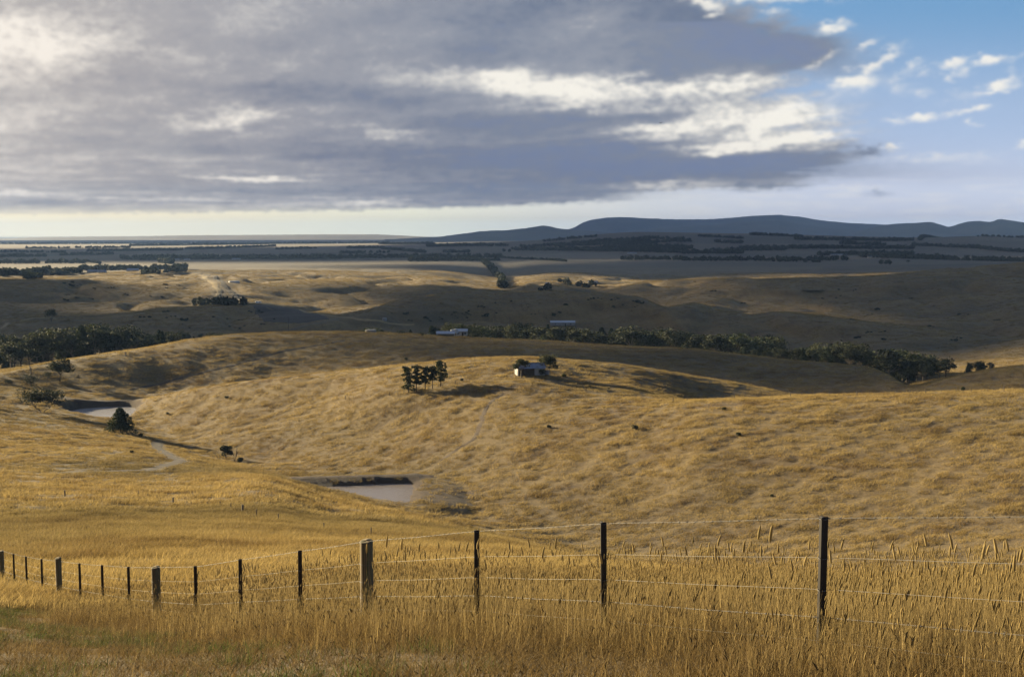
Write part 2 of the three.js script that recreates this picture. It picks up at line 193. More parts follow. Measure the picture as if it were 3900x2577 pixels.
// relief that the feature lines do not carry: swales, ribs, stock tracks and tussocky ground
function relief(x, z, d) {
  let h = 0; const far = sstep(600, 1300, d);
  h += sstep(25, 140, d) * (1 - sstep(2600, 5200, d)) * 0.5 * fbm(x / 34, z / 34, 3) * (1 + far * 1.6);
  if (d > 500) { const wx = x + 60 * noise(x / 190, z / 190 + 5), wz = z + 60 * noise(x / 190 + 9, z / 190), r = 1 - Math.abs(fbm(wx / 230 + 3, wz / 300, 3)) * 2.4; h += far * (1 - sstep(2200, 3400, d)) * (-7.5 * sstep(0.3, 1, r) ** 2 + 2.6 * fbm(x / 120 + 7, z / 170, 5)); }
  if (d > 1100) h += sstep(1100, 2200, d) * (1 - sstep(2500, 4000, d)) * 4.5 * fbm(x / 380, z / 300, 3);
  h += sstep(5, 30, d) * (1 - sstep(500, 900, d)) * (sstep(60, 160, d) * 0.42 * fbm(x / 7.5 + z / 20, z / 3.6, 3) + 0.14 * fbm(x / 5.2, z / 3.4, 3) + 0.06 * noise(x / 1.3, z / 1.1));
  h += sstep(350, 700, d) * (1 - sstep(2200, 3000, d)) * 0.5 * fbm(x / 11, z / 8, 3);
  return h;
}
for (let i = 0; i < NA; i++) for (let j = 0; j < ND; j++) { const d = DIST[j]; HGT[i * ND + j] += relief(Math.sin(AZ[i]) * d, -Math.cos(AZ[i]) * d, d); }
function locate(arr, v) { let lo = 0, hi = arr.length - 2; while (lo < hi) { const m = (lo + hi + 1) >> 1; if (arr[m] <= v) lo = m; else hi = m - 1; } return lo; }
function heightAt(x, z) {
  const d = clamp(Math.hypot(x, z), 0.61, 31900), az = clamp(Math.atan2(x, -z), -Math.PI, Math.PI), i = locate(AZ, az), j = locate(DIST, d);
  const a = (az - AZ[i]) / (AZ[i + 1] - AZ[i]), b = (d - DIST[j]) / (DIST[j + 1] - DIST[j]), q = i * ND + j;
  return mix(mix(HGT[q], HGT[q + 1], b), mix(HGT[q + ND], HGT[q + ND + 1], b), a);
}
// where the line of sight through a picture coordinate first meets the ground
function ground(px, py, dmin = 12) {
  const { az, s } = look(px, py); let prev = null;
  for (let j = locate(DIST, dmin); j < ND; j++) {
    const d = DIST[j], x = Math.sin(az) * d, z = -Math.cos(az) * d, e = heightAt(x, z) - EYE - s * d;
    if (e >= 0) { let dd = d; if (prev) dd = prev.d + (d - prev.d) * (-prev.e) / (e - prev.e); const p = polar(az, dd, 0); p.y = heightAt(p.x, p.z); p.d = dd; return p; }
    prev = { d, e };
  }
  const p = polar(az, 20000, 0); p.y = heightAt(p.x, p.z); p.d = 20000; return p;
}
// dams: a basin dug to a flat water level, and a straight earth wall on the far, downhill side
const atLevel = (x, y, level) => { const q = look(x, y), d = (level - EYE) / q.s; return [Math.sin(q.az) * d, -Math.cos(q.az) * d]; };
function addDam(level, shore, wall, wallH, bare) { const D = { level: EYE + level, wallH }; D.shore = shore.map(([x, y]) => atLevel(x, y, D.level)); D.wall = wall.map(([x, y]) => atLevel(x, y, D.level + wallH)); D.bare = bare && [...atLevel(bare[0], bare[1], D.level + 1), bare[2]]; D.cx = D.shore.reduce((t, p) => t + p[0], 0) / D.shore.length; D.cz = D.shore.reduce((t, p) => t + p[1], 0) / D.shore.length; dams.push(D); }
const segDist = (x, z, a, b) => { const ex = b[0] - a[0], ez = b[1] - a[1], t = clamp(((x - a[0]) * ex + (z - a[1]) * ez) / (ex * ex + ez * ez)); return [Math.hypot(x - a[0] - ex * t, z - a[1] - ez * t), t]; };
function shoreDist(D, x, z) { let m = 1e9, inside = false; const P = D.shore; for (let i = 0, j = P.length - 1; i < P.length; j = i++) { m = Math.min(m, segDist(x, z, P[j], P[i])[0]); if ((P[i][1] > z) !== (P[j][1] > z) && x < (P[j][0] - P[i][0]) * (z - P[i][1]) / (P[j][1] - P[i][1]) + P[i][0]) inside = !inside; } return (inside ? -m : m) + 0.5 * noise(x / 2.2, z / 2.2); }
function applyDams() {
  for (const D of dams) for (let i = 0; i < NA; i++) for (let j = 0; j < ND; j++) {
    const x = Math.sin(AZ[i]) * DIST[j], z = -Math.cos(AZ[i]) * DIST[j]; if (Math.abs(x - D.cx) > 60 || Math.abs(z - D.cz) > 60) continue;
    const q = i * ND + j, sd = shoreDist(D, x, z); let h = HGT[q];
    if (sd < 9) h = Math.min(h, D.level + sd * (sd < 0 ? 0.3 : 0.5 + 0.13 * sd) + 0.02);
    if (sd > 0) h = Math.max(h, D.level + 0.3 * Math.min(sd, 3) - 5 * sstep(6, 34, sd));
    const [w, t] = segDist(x, z, D.wall[0], D.wall[1]), crest = D.level + D.wallH * (1 - 0.25 * sstep(0.85, 1, Math.abs(t * 2 - 1))) - Math.max(0, w - 1.3) * 0.42 + 0.15 * noise(x / 3, z / 3);
    if (sd > 0) h = Math.max(h, crest);
    HGT[q] = h;
  }
}
addDam(-65.9, [[700, 1130], [780, 1127], [870, 1123], [950, 1121], [958, 1130], [952, 1146], [945, 1166], [900, 1160], [850, 1151], [800, 1141]], [[655, 1106], [985, 1097]], 1.7, [1035, 1146, 10]);
addDam(-70.7, [[146, 955], [185, 947], [240, 943], [300, 942], [316, 946], [312, 956], [296, 966], [262, 971], [215, 970], [175, 963]], [[118, 941], [325, 934]], 0.8, null);
applyDams();

// colours that belong to the ground: dry grass in its shades, bare soil, worn and ploughed earth
const C = { gold: [0.52, 0.375, 0.128], pale: [0.65, 0.49, 0.215], brown: [0.26, 0.165, 0.06], olive: [0.24, 0.195, 0.085], tan: [0.3, 0.235, 0.12], dusk: [0.19, 0.155, 0.075], soil: [0.12, 0.075, 0.042], plain: [0.36, 0.285, 0.155], plain2: [0.2, 0.165, 0.09], green: [0.13, 0.15, 0.045], track: [0.36, 0.28, 0.17], ploughed: [0.075, 0.06, 0.05] };
for (const k in C) C[k] = C[k].map((v) => v * 0.44);
function grassTone(x, z, d) {
  const a = 1.25 * fbm((x + z * 0.3) / 30 + 4, z / 13, 4), b = fbm(x / 5 + 40, z / 3.2 + 9, 3), big = fbm(x / 140 + 12, z / 110 - 3, 3);
  let c = mix3(C.gold, C.brown, clamp(0.24 + 0.85 * a + 0.6 * b)); c = mix3(c, C.pale, clamp(0.25 - 0.8 * b - 0.4 * a) * 0.8);
  c = mix3(c, C.olive, clamp(big * 1.5) * 0.6);
  const patch = fbm(x / 95 + 2, z / 80, 4); c = mix3(c, C.dusk, clamp(patch * 1.5) * 0.6);
  if (d > 2300) { const t = sstep(2300, 3300, d), cell = noise(Math.floor((x + z * 0.25 + 60 * noise(x / 500, z / 500)) / 620) * 7.31, Math.floor((z + 40 * noise(x / 700, 4)) / 430) * 3.77); c = mix3(c, mix3(C.plain, C.plain2, clamp(0.45 + cell * 1.2 + 0.4 * fbm(x / 160, z / 160, 3))), t); }   // fenced fields of the plain
  return c;
}
function soilAmount(x, z) {
  let m = 0; for (const D of dams) { if (Math.abs(x - D.cx) > 55 || Math.abs(z - D.cz) > 55) continue; const n = fbm(x / 3, z / 3, 3), sd = shoreDist(D, x, z); m = Math.max(m, 1 - sstep(1.8, 4.6, sd + 4 * n)); const w = segDist(x, z, D.wall[0], D.wall[1])[0]; m = Math.max(m, 1 - sstep(2.2, 5, w + 2 * n)); if (D.bare) m = Math.max(m, 0.9 * (1 - sstep(0.5, 1.05, Math.hypot(x - D.bare[0], (z - D.bare[1]) * 0.7) / D.bare[2] + 0.6 * n))); }
  return m;
}
function speckTexture(size, seed, kind) {
  const data = new Uint8Array(size * size * 4), r = rng(seed), P = 16;
  const tile = (x, y, f) => { const u = x / size * f, v = y / size * f, w = (a, b) => noise(a, b); const fx = u / f, fy = v / f; return mix(mix(w(u, v), w(u - f, v), fx), mix(w(u, v - f), w(u - f, v - f), fx), fy); };
  for (let y = 0; y < size; y++) for (let x = 0; x < size; x++) {
    const n = tile(x, y, 8) * 0.35 + tile(x, y, 23) * 0.4 + tile(x + 5, y * 1, 61) * 0.45 + (r() - 0.5) * 0.5, k = (y * size + x) * 4;
    if (kind === 'bump') { const v = clamp(0.5 + n * 0.75) * 255; data[k] = data[k + 1] = data[k + 2] = v; } else { const v = clamp(0.82 + n * 0.34); data[k] = 255 * v; data[k + 1] = 255 * v * (0.985 + 0.03 * (r() - 0.5)); data[k + 2] = 255 * v * 0.96; }
    data[k + 3] = 255;
  }
  const t = new THREE.DataTexture(data, size, size); t.wrapS = t.wrapT = THREE.RepeatWrapping; t.magFilter = THREE.LinearFilter; t.minFilter = THREE.LinearFilter; if (kind !== 'bump') t.colorSpace = THREE.SRGBColorSpace; t.needsUpdate = true; return t;
}
const groundMap = speckTexture(1024, 5, 'colour'), groundBump = speckTexture(1024, 9, 'bump');
const names = {};
function numbered(n) { const k = names[n] = (names[n] ?? -1) + 1; return k ? n + '_' + String(k).padStart(3, '0') : n; }
function put(o, name, data, parent = scene) { o.name = parent === scene ? numbered(name) : name; if (data) o.userData = data; o.traverse((m) => { if (m.isMesh) { m.castShadow = m.receiveShadow = true; } }); parent.add(o); return o; }
function geo(pos, idx, cols, uv) { const g = new THREE.BufferGeometry(); g.setAttribute('position', new THREE.BufferAttribute(new Float32Array(pos), 3)); if (cols) g.setAttribute('color', new THREE.BufferAttribute(new Float32Array(cols), 3)); if (uv) g.setAttribute('uv', new THREE.BufferAttribute(new Float32Array(uv), 2)); if (idx) g.setIndex(idx); g.computeVertexNormals(); return g; }
{
  const pos = new Float32Array(NA * ND * 3), cl = new Float32Array(NA * ND * 3), uv = new Float32Array(NA * ND * 2), idx = new Uint32Array((NA - 1) * (ND - 1) * 6);
  for (let i = 0; i < NA; i++) for (let j = 0; j < ND; j++) {
    const q = i * ND + j, d = DIST[j], x = Math.sin(AZ[i]) * d, z = -Math.cos(AZ[i]) * d;
    pos[q * 3] = x; pos[q * 3 + 1] = HGT[q]; pos[q * 3 + 2] = z; uv[q * 2] = x / 9; uv[q * 2 + 1] = z / 9;
    let c = Math.abs(AZ[i]) < 0.7 ? grassTone(x, z, d) : mix3(C.gold, C.brown, 0.4);
    c = [c[0] * 0.72, c[1] * 0.7, c[2] * 0.7];   // litter and soil among the tufts
    const m = d < 700 ? soilAmount(x, z) : 0; if (m > 0) c = mix3(c, C.soil, m);
    cl[q * 3] = c[0]; cl[q * 3 + 1] = c[1]; cl[q * 3 + 2] = c[2];
  }
  let w = 0; for (let i = 0; i < NA - 1; i++) for (let j = 0; j < ND - 1; j++) { const a = i * ND + j, b = a + ND; idx[w++] = a; idx[w++] = b; idx[w++] = a + 1; idx[w++] = b; idx[w++] = b + 1; idx[w++] = a + 1; }
  const g = new THREE.BufferGeometry(); g.setAttribute('position', new THREE.BufferAttribute(pos, 3)); g.setAttribute('color', new THREE.BufferAttribute(cl, 3)); g.setAttribute('uv', new THREE.BufferAttribute(uv, 2)); g.setIndex(new THREE.BufferAttribute(idx, 1)); g.computeVertexNormals();
  const m = new THREE.Mesh(g, new THREE.MeshStandardMaterial({ vertexColors: true, map: groundMap, bumpMap: groundBump, bumpScale: 0.25, roughness: 1 }));
  put(m, 'terrain', { kind: 'structure', label: 'rolling dry grass hills and plain reaching to the horizon' });
}

// ---------------------------------------------------------------- water in the dams
const waterMat = new THREE.MeshPhysicalMaterial({ color: col([0.15, 0.132, 0.12]), roughness: 0.08, ior: 1.33, bumpMap: groundBump, bumpScale: 0.008 });
const milkyMat = waterMat.clone(); milkyMat.color = col([0.26, 0.25, 0.245]);
dams.forEach((D, k) => {
  const sh = new THREE.Shape(), c = [D.cx, D.cz]; D.shore.forEach((p, i) => { const dx = p[0] - c[0], dz = p[1] - c[1], f = 1 + 1.6 / Math.hypot(dx, dz); i ? sh.lineTo(dx * f, -dz * f) : sh.moveTo(dx * f, -dz * f); });
  const m = new THREE.Mesh(new THREE.ShapeGeometry(sh).rotateX(-Math.PI / 2), k ? milkyMat : waterMat); m.position.set(D.cx, D.level, D.cz);
  put(m, 'dam_water', { kind: 'structure', label: k ? 'pale water of the far dam beside the dark conifer' : 'grey water of the near dam below its dark earth wall' });
});
// slivers of water in far folds of the ground
for (const [x, y, w, l] of [[1845, 721, 22, 'sliver of pale water in a fold of the right hills'], [1882, 673, 16, 'small pale waterhole above the right hills']]) {
  const p = ground(x, y), m = new THREE.Mesh(new THREE.CircleGeometry(1, 40).rotateX(-Math.PI / 2).scale(w, 1, w * 0.9), waterMat); m.position.set(p.x, p.y + 1.2, p.z);
  put(m, 'waterhole', { kind: 'structure', label: l });
}

// ---------------------------------------------------------------- mountain ranges and far hills
function range(name, label, crest, d, depth, base, seed, tone) {
  const pts = crest.map(([x, y]) => { const q = look(x, y); return [q.az, q.s * d + EYE]; }), xs = pts.map((p) => p[0]), ys = pts.map((p) => p[1]), sl = pchipSlopes(xs, ys);
  const N = 260, M = 44, pos = [], idx = [], cl = [];
  for (let i = 0; i <= N; i++) {
    const az = mix(xs[0], xs[xs.length - 1], i / N), top = hermite(xs, ys, sl, az), end = sstep(0, 0.02, i / N) * sstep(0, 0.02, 1 - i / N);
    for (let j = 0; j <= M; j++) {
      const v = j / M * 2 - 1, dd = d + v * depth, X = Math.sin(az) * dd, Z = -Math.cos(az) * dd, prof = Math.cos(v * Math.PI / 2) ** 1.15, n = fbm(X / 900 + seed, Z / 1500, 5), rib = 1 - Math.abs(noise(X / 1300 + seed, Z / 5000 + v)) * 1.6;
      const h = base + (top - base) * clamp(prof * end * (1 + (1 - prof) * (0.5 * n + 0.35 * (rib - 0.5)))) + (v < 0.5 ? (fbm(X / 160, Z / 160 + seed, 3)) * 9 * prof : 0) + (j === M / 2 ? noise(X / 60, seed) * 5 : 0);
      pos.push(X, h, Z); const f = sstep(-0.15, 0.3, fbm(X / 1500, Z / 700 + seed, 4) + 0.25 * prof); const c = mix3(tone[1], tone[0], f); cl.push(...c);
    }
  }
  for (let i = 0; i < N; i++) for (let j = 0; j < M; j++) { const a = i * (M + 1) + j, b = a + M + 1; idx.push(a, a + 1, b, b, a + 1, b + 1); }
  const m = new THREE.Mesh(geo(pos, idx, cl), new THREE.MeshStandardMaterial({ vertexColors: true, roughness: 1 }));
  put(m, name, { kind: 'structure', label });
}
const forest = [[0.018, 0.022, 0.014], [0.036, 0.034, 0.022]];
range('mountain_range', 'long blue mountain range at the back on the right', [[1240, 552], [1300, 536], [1330, 527], [1355, 514], [1400, 505], [1440, 503], [1500, 506], [1560, 508], [1640, 508], [1690, 505], [1750, 500], [1800, 498], [1850, 502], [1900, 510], [1960, 516], [2040, 520], [2120, 524], [2300, 528], [2700, 530]], 23000, 3500, 25, 3, forest);
range('mountain_range', 'twin rounded peaks at the right end of the skyline', [[1950, 548], [2010, 530], [2050, 521], [2090, 518], [2130, 516], [2150, 514], [2175, 519], [2200, 525], [2230, 517], [2262, 512], [2295, 514], [2320, 508], [2345, 511], [2373, 515], [2450, 522], [2600, 540]], 17500, 2200, 25, 11, forest);
range('mountain_range', 'lower wooded shoulder before the blue mountain range', [[1380, 552], [1450, 536], [1550, 527], [1650, 521], [1740, 513], [1800, 511], [1860, 519], [1920, 527], [1990, 534], [2080, 546]], 19000, 2200, 25, 7, forest);
range('mountain_range', 'dark rounded hills left of the mountain range', [[880, 556], [950, 552], [1020, 548], [1060, 543], [1120, 536], [1170, 533], [1210, 530], [1262, 523], [1300, 530], [1340, 533], [1420, 540], [1500, 550]], 14500, 1600, 30, 19, forest);
range('mountain_range', 'low hazy hills along the left horizon', [[-500, 549], [0, 553], [100, 549], [220, 548], [330, 547], [450, 545], [620, 544], [760, 543], [860, 543], [960, 547], [1060, 552]], 26000, 2500, 20, 29, [[0.026, 0.027, 0.018], [0.06, 0.052, 0.034]]);

// ---------------------------------------------------------------- clouds between the sun and the valley, left of the frame
// each is placed up the sun's direction from the ground it shades: [x, z, half width, half length]
function cloud(x, z, rx, rz, seed, label, h = 3000, thick = 40) {
  const g = new THREE.IcosahedronGeometry(1, 22), p = g.attributes.position, c = sunDir.clone().multiplyScalar(h / sunDir.y);
  for (let i = 0; i < p.count; i++) { const X = p.getX(i), Y = p.getY(i), Z = p.getZ(i), n = 1 + 0.28 * fbm(X * 1.6 + seed, Z * 1.6 + Y, 4); p.setXYZ(i, X * n * rx, Y * (Y > 0 ? thick : thick / 2) * n, Z * n * rz); }
  g.computeVertexNormals();
  const m = new THREE.Mesh(g, new THREE.MeshStandardMaterial({ color: col([0.8, 0.8, 0.82]), roughness: 1 })); m.position.set(x + c.x, heightAt(x, z) + c.y, z + c.z);
  put(m, 'cloud', { kind: 'structure', label });
}
cloud(150, -1075, 1500, 215, 1, 'long cloud shading the creek valley', 1500);
cloud(150, -590, 240, 92, 3, 'small cloud shading the low spurs behind the right crest', 1200, 12);
cloud(-60, -1640, 230, 230, 5, 'cloud shading the middle hills', 1500, 24);
cloud(700, -1720, 590, 600, 9, 'cloud shading the right hand slopes', 1800);
cloud(-780, -1560, 260, 260, 13, 'cloud shading the left hand slope', 1500);
cloud(900, -5900, 5600, 2000, 17, 'broad cloud shading the far plain and wooded rise', 6000, 120);
cloud(1050, -3050, 1500, 560, 27, 'cloud shading the near edge of the right plain', 2600, 60);
cloud(3000, -17000, 10500, 7500, 23, 'very broad cloud shading the mountains', 9000, 200);

// ---------------------------------------------------------------- trees and shrubs
const barkMat = new THREE.MeshStandardMaterial({ color: col([0.04, 0.031, 0.024]), roughness: 1 });
const paleBark = new THREE.MeshStandardMaterial({ color: col([0.1, 0.085, 0.068]), roughness: 1 });
const leafMat = new THREE.MeshPhysicalMaterial({ vertexColors: true, roughness: 0.95, transmission: 0.25, thickness: 0, side: THREE.DoubleSide, specularIntensity: 0.3 });
const LEAF = { pine: [[0.036, 0.054, 0.021], [0.062, 0.08, 0.03]], gum: [[0.055, 0.066, 0.026], [0.1, 0.105, 0.042]], bright: [[0.075, 0.10, 0.025], [0.125, 0.14, 0.04]], dark: [[0.03, 0.04, 0.018], [0.056, 0.066, 0.029]] };
function limb(pts, r0, r1, seg = 6) { const c = new THREE.CatmullRomCurve3(pts), n = Math.max(4, pts.length * 2), g = new THREE.TubeGeometry(c, n, 1, seg, false), p = g.attributes.position; for (let i = 0; i <= n; i++) { const q = c.getPointAt(i / n), r = mix(r0, r1, i / n); for (let k = 0; k <= seg; k++) { const o = i * (seg + 1) + k; p.setXYZ(o, q.x + (p.getX(o) - q.x) * r, q.y + (p.getY(o) - q.y) * r, q.z + (p.getZ(o) - q.z) * r); } } g.computeVertexNormals(); g.deleteAttribute('uv'); return g; }
const V = (x, y, z) => new THREE.Vector3(x, y, z);
function leaves(clumps, R, size, tones, per) {
  const pos = [], cl = [], idx = [], a = V(), b = V(), n = V();
  for (const c of clumps) {
    const tone = mix3(tones[0], tones[1], R() * 0.8 + 0.1).map((v) => v * 0.46), count = Math.round(per * (c.w ?? 1));
    for (let k = 0; k < count; k++) {
      n.set(R() * 2 - 1, R() * 2 - 1, R() * 2 - 1).normalize(); const rad = c.r * (0.45 + 0.62 * Math.sqrt(R()));
      const x = c.x + n.x * rad, y = c.y + n.y * rad * (c.flat ?? 0.75), z = c.z + n.z * rad, s = size * (0.6 + 0.8 * R());
      a.set(R() * 2 - 1, R() * 1.4 - 0.7, R() * 2 - 1).normalize().multiplyScalar(s); b.set(R() * 2 - 1, R() * 2 - 1, R() * 2 - 1).cross(a).normalize().multiplyScalar(s * (0.4 + 0.35 * R()));
      const q = pos.length / 3; pos.push(x - a.x, y - a.y, z - a.z, x + b.x, y + b.y, z + b.z, x + a.x, y + a.y, z + a.z, x - b.x, y - b.y, z - b.z); idx.push(q, q + 1, q + 2, q, q + 2, q + 3);
      const t = 0.75 + 0.5 * R(); for (let w = 0; w < 4; w++) cl.push(tone[0] * t, tone[1] * t, tone[2] * t);
    }
  }
  return geo(pos, idx, cl);
}
// kinds: gum (limbs and separate leaf masses), pine (whorled pads on a bare lower stem), fir (broad cone), bush
function tree(o) {
  const R = rng(o.seed), h = o.h, w = o.w, g = new THREE.Group(), wood = [], clumps = [], lean = (o.lean ?? 0) * h;
  const size = o.leaf ?? Math.max(0.18, h * 0.036), per = Math.round((o.per ?? 46) * 1.5);
  if (o.kind === 'gum' || o.kind === 'twin') {
    const stems = o.kind === 'twin' ? 2 : 1;
    for (let s = 0; s < stems; s++) {
      const off = stems === 2 ? (s ? 0.22 : -0.2) * w : 0, th = h * (o.bare ?? 0.3), fork = V(off + lean * 0.4, th, (R() - 0.5) * 0.3);
      wood.push(limb([V(stems === 2 ? (s ? 0.3 : -0.2) : 0, -0.6, 0), V(off * 0.4, th * 0.5, 0), fork], h * 0.028 / Math.sqrt(stems), h * 0.019 / Math.sqrt(stems), 7));
      const n = o.limbs ?? (stems === 2 ? 6 : 9);
      for (let k = 0; k < n; k++) {
        const a = k / n * Math.PI * 2 + R() * 0.8, out = w * (stems === 2 ? 0.3 : 0.5) * (0.35 + 0.6 * R()), up = h * (0.44 + 0.5 * (1 - (out / (w * 0.5)) ** 2) * (0.7 + 0.3 * R()));
        const tip = V(off * 1.25 + lean + Math.cos(a) * out, Math.min(h * 0.93, up), Math.sin(a) * out), midp = fork.clone().lerp(tip, 0.5).add(V(0, -h * 0.03, 0));
        wood.push(limb([fork, midp, tip], h * 0.011, h * 0.003, 5));
        const cr = w * (0.16 + 0.1 * R()); clumps.push({ x: tip.x, y: tip.y - cr * 0.1, z: tip.z, r: cr, flat: 0.72 }); for (let m = 0; m < 2; m++) clumps.push({ x: mix(fork.x, tip.x, 0.75) + (R() - 0.5) * cr * 2, y: mix(fork.y, tip.y, 0.8) + (R() - 0.3) * cr * 1.6, z: mix(fork.z, tip.z, 0.75) + (R() - 0.5) * cr * 2, r: cr * (0.55 + 0.4 * R()), w: 0.6, flat: 0.7 });
      }
      clumps.push({ x: off + lean, y: h * 0.82, z: 0, r: w * 0.2, w: 1.1 });
    }
  } else if (o.kind === 'pine') {
    wood.push(limb([V(0, -0.6, 0), V(lean * 0.3, h * 0.4, 0.1), V(lean, h * 0.95, 0)], h * 0.022, h * 0.006, 7));
    const n = o.pads ?? 16; for (let k = 0; k < n; k++) {
      const t = k / (n - 1), y = h * mix(o.bare ?? 0.2, 0.95, t), a = k * 2.4 + R() * 1.2, shape = (o.shape ?? ((q) => 0.55 + 0.45 * Math.sin(q * 3)))(t), out = w * 0.5 * shape * (0.45 + 0.55 * R()), c = V(lean * t + Math.cos(a) * out, y + R() * 0.3, Math.sin(a) * out);
      wood.push(limb([V(lean * t * 0.9, y - h * 0.03, 0), c.clone().multiplyScalar(0.5).add(V(lean * t * 0.5, y * 0.5, 0)), c], h * 0.006, h * 0.002, 4));
      clumps.push({ x: c.x, y: c.y, z: c.z, r: w * (0.16 + 0.09 * R()), flat: 0.55 }, { x: lean * t + (R() - 0.5) * w * 0.25, y: y + R() * h * 0.05, z: (R() - 0.5) * w * 0.25, r: w * 0.15, flat: 0.7, w: 0.5 });
    }
  } else if (o.kind === 'fir') {
    wood.push(limb([V(0, -0.6, 0), V(0, h * 0.5, 0), V(lean, h * 0.97, 0)], h * 0.03, h * 0.006, 7));
    const n = 46; for (let k = 0; k < n; k++) { const t = (k + 0.5) / n, y = h * mix(0.1, 0.97, t), a = k * 2.4, out = w * 0.5 * (1 - t) ** 0.8 * (0.55 + 0.5 * R()); clumps.push({ x: Math.cos(a) * out, y: y - out * 0.12, z: Math.sin(a) * out, r: w * (0.075 + 0.06 * (1 - t)), flat: 0.5 }, { x: Math.cos(a) * out * 0.45, y, z: Math.sin(a) * out * 0.45, r: w * 0.1 * (1.15 - t), flat: 0.6, w: 0.6 }); }
  } else { // bush
    for (let k = 0; k < (o.stems ?? 5); k++) { const a = R() * 6.28, out = w * 0.28 * R(), tip = V(Math.cos(a) * out, h * (0.4 + 0.3 * R()), Math.sin(a) * out); wood.push(limb([V(0, -0.3, 0), tip.clone().multiplyScalar(0.5), tip], h * 0.025, h * 0.01, 4)); clumps.push({ x: tip.x, y: tip.y, z: tip.z, r: Math.min(w * 0.3, h * 0.42), flat: 0.85 }); }
  }
  const trunk = new THREE.Mesh(mergeGeometries(wood), o.bark ?? barkMat); put(trunk, o.kind === 'bush' ? 'stem' : 'trunk', null, g);
  put(new THREE.Mesh(leaves(clumps, R, size, LEAF[o.tone ?? 'gum'], per), leafMat), o.kind === 'bush' ? 'foliage' : 'crown', null, g);
  return g;
}
function stand(g, name, p, turn, data) { g.position.copy(p); g.rotation.y = turn; return put(g, name, data); }
const PXM = (d) => d / F;   // metres for one picture unit at distance d

// the row of five pines on the spur: [column, foot row, top row, width, lean]
const pineLabels = ['broad low pine at the left end of the row of five', 'second pine from the left of the row of five', 'middle pine of the row of five on the spur', 'slender fourth pine with long bare trunk in the row of five', 'tallest pine at the right end of the row of five'];
[[946.5, 910, 849, 36, -0.05, 0.12], [964.5, 907, 846, 28, 0.02, 0.3], [985, 903, 849, 30, 0.03, 0.3], [1002, 900, 849, 24, 0.02, 0.42], [1021, 895, 836, 38, 0.0, 0.26]].forEach(([x, y, top, w, lean, bare], k) => {
  const p = ground(x, y), m = PXM(p.d);
  stand(tree({ kind: 'pine', seed: 100 + k, h: (y - top) * m, w: w * m * 0.86, lean, bare, tone: 'pine', pads: 15, per: 40, shape: k === 0 ? (t) => 1.05 - 0.55 * t : (t) => 0.5 + 0.5 * Math.sin(0.5 + t * 2.4) }), 'pine_tree', p, 0, { label: pineLabels[k], category: 'tree', group: 'row of pines on the spur' });
});
function single(o, x, y, top, w, name, label, category = 'tree', group) { const p = ground(x, y), m = PXM(p.d); const data = { label, category }; if (group) data.group = group; return stand(tree({ ...o, h: (y - top) * m, w: w * m }), name, p, o.turn ?? 0, data); }
single({ kind: 'gum', seed: 201, lean: 0.02, bare: 0.34, per: 52, bark: paleBark, limbs: 9 }, 1207.5, 876, 828, 40, 'gum_tree', 'slender gum tree growing in front of the shed');
single({ kind: 'gum', seed: 202, lean: -0.06, bare: 0.3, per: 70, bark: paleBark, limbs: 12 }, 1274, 869, 821, 46, 'gum_tree', 'round leafy gum tree at the right end of the shed');
single({ kind: 'bush', seed: 203, per: 130, stems: 6 }, 1254, 871, 855, 24, 'shrub', 'dark shrub against the pale wall of the shed', 'shrub');
single({ kind: 'bush', seed: 204, per: 60, tone: 'bright' }, 1307, 873, 866, 16, 'shrub', 'bright green low shrub right of the shed', 'shrub');
single({ kind: 'bush', seed: 205, per: 60 }, 1071, 883, 876, 9, 'shrub', 'small green shrub between the pines and the shed', 'shrub');
single({ kind: 'twin', seed: 211, bare: 0.22, per: 70, tone: 'dark', limbs: 8 }, 97, 956, 910, 72, 'gum_tree', 'dark double crowned tree left of the far dam');
single({ kind: 'fir', seed: 212, per: 46, tone: 'pine', lean: 0 }, 279, 1003, 947, 76, 'conifer_tree', 'dark broad conifer standing before the far dam');
single({ kind: 'bush', seed: 213, per: 60, tone: 'dark' }, 326, 1012, 1003, 24, 'shrub', 'low dead scrub beside the dark conifer', 'shrub');
single({ kind: 'gum', seed: 214, bare: 0.16, per: 110, tone: 'dark', limbs: 8 }, 523, 1066, 1031, 32, 'small_tree', 'small dark bushy tree between two bare shrubs');
single({ kind: 'bush', seed: 215, per: 90, tone: 'dark' }, 557, 1072, 1060, 28, 'shrub', 'dark green bush under the bare shrub by the gully', 'shrub');
single({ kind: 'gum', seed: 216, bare: 0.3, per: 60, tone: 'dark', lean: 0.04 }, 138, 884, 831, 52, 'gum_tree', 'spreading gum tree above the far dam');
single({ kind: 'bush', seed: 217, per: 120, tone: 'dark', stems: 8 }, 70, 893, 868, 52, 'shrub', 'dark thicket left of the spreading gum above the dam', 'shrub');
single({ kind: 'bush', seed: 218, per: 70, tone: 'dark' }, 110, 877, 860, 22, 'shrub', 'low bush touching the spreading gum above the dam', 'shrub');
single({ kind: 'bush', seed: 219, per: 70, tone: 'dark' }, 20, 889, 878, 34, 'shrub', 'low scrub at the left edge above the dam', 'shrub');
single({ kind: 'gum', seed: 220, bare: 0.35, per: 55, tone: 'dark' }, 2102, 893, 846, 50, 'gum_tree', 'open crowned gum tree in the gully behind the right crest');
single({ kind: 'gum', seed: 221, bare: 0.4, per: 60, tone: 'dark' }, 2153, 884, 852, 36, 'gum_tree', 'small flat topped gum right of the gully gum');
single({ kind: 'bush', seed: 222, per: 80, tone: 'bright' }, 2232, 905, 897, 12, 'shrub', 'bright green bush on the right crest beside the fence', 'shrub');
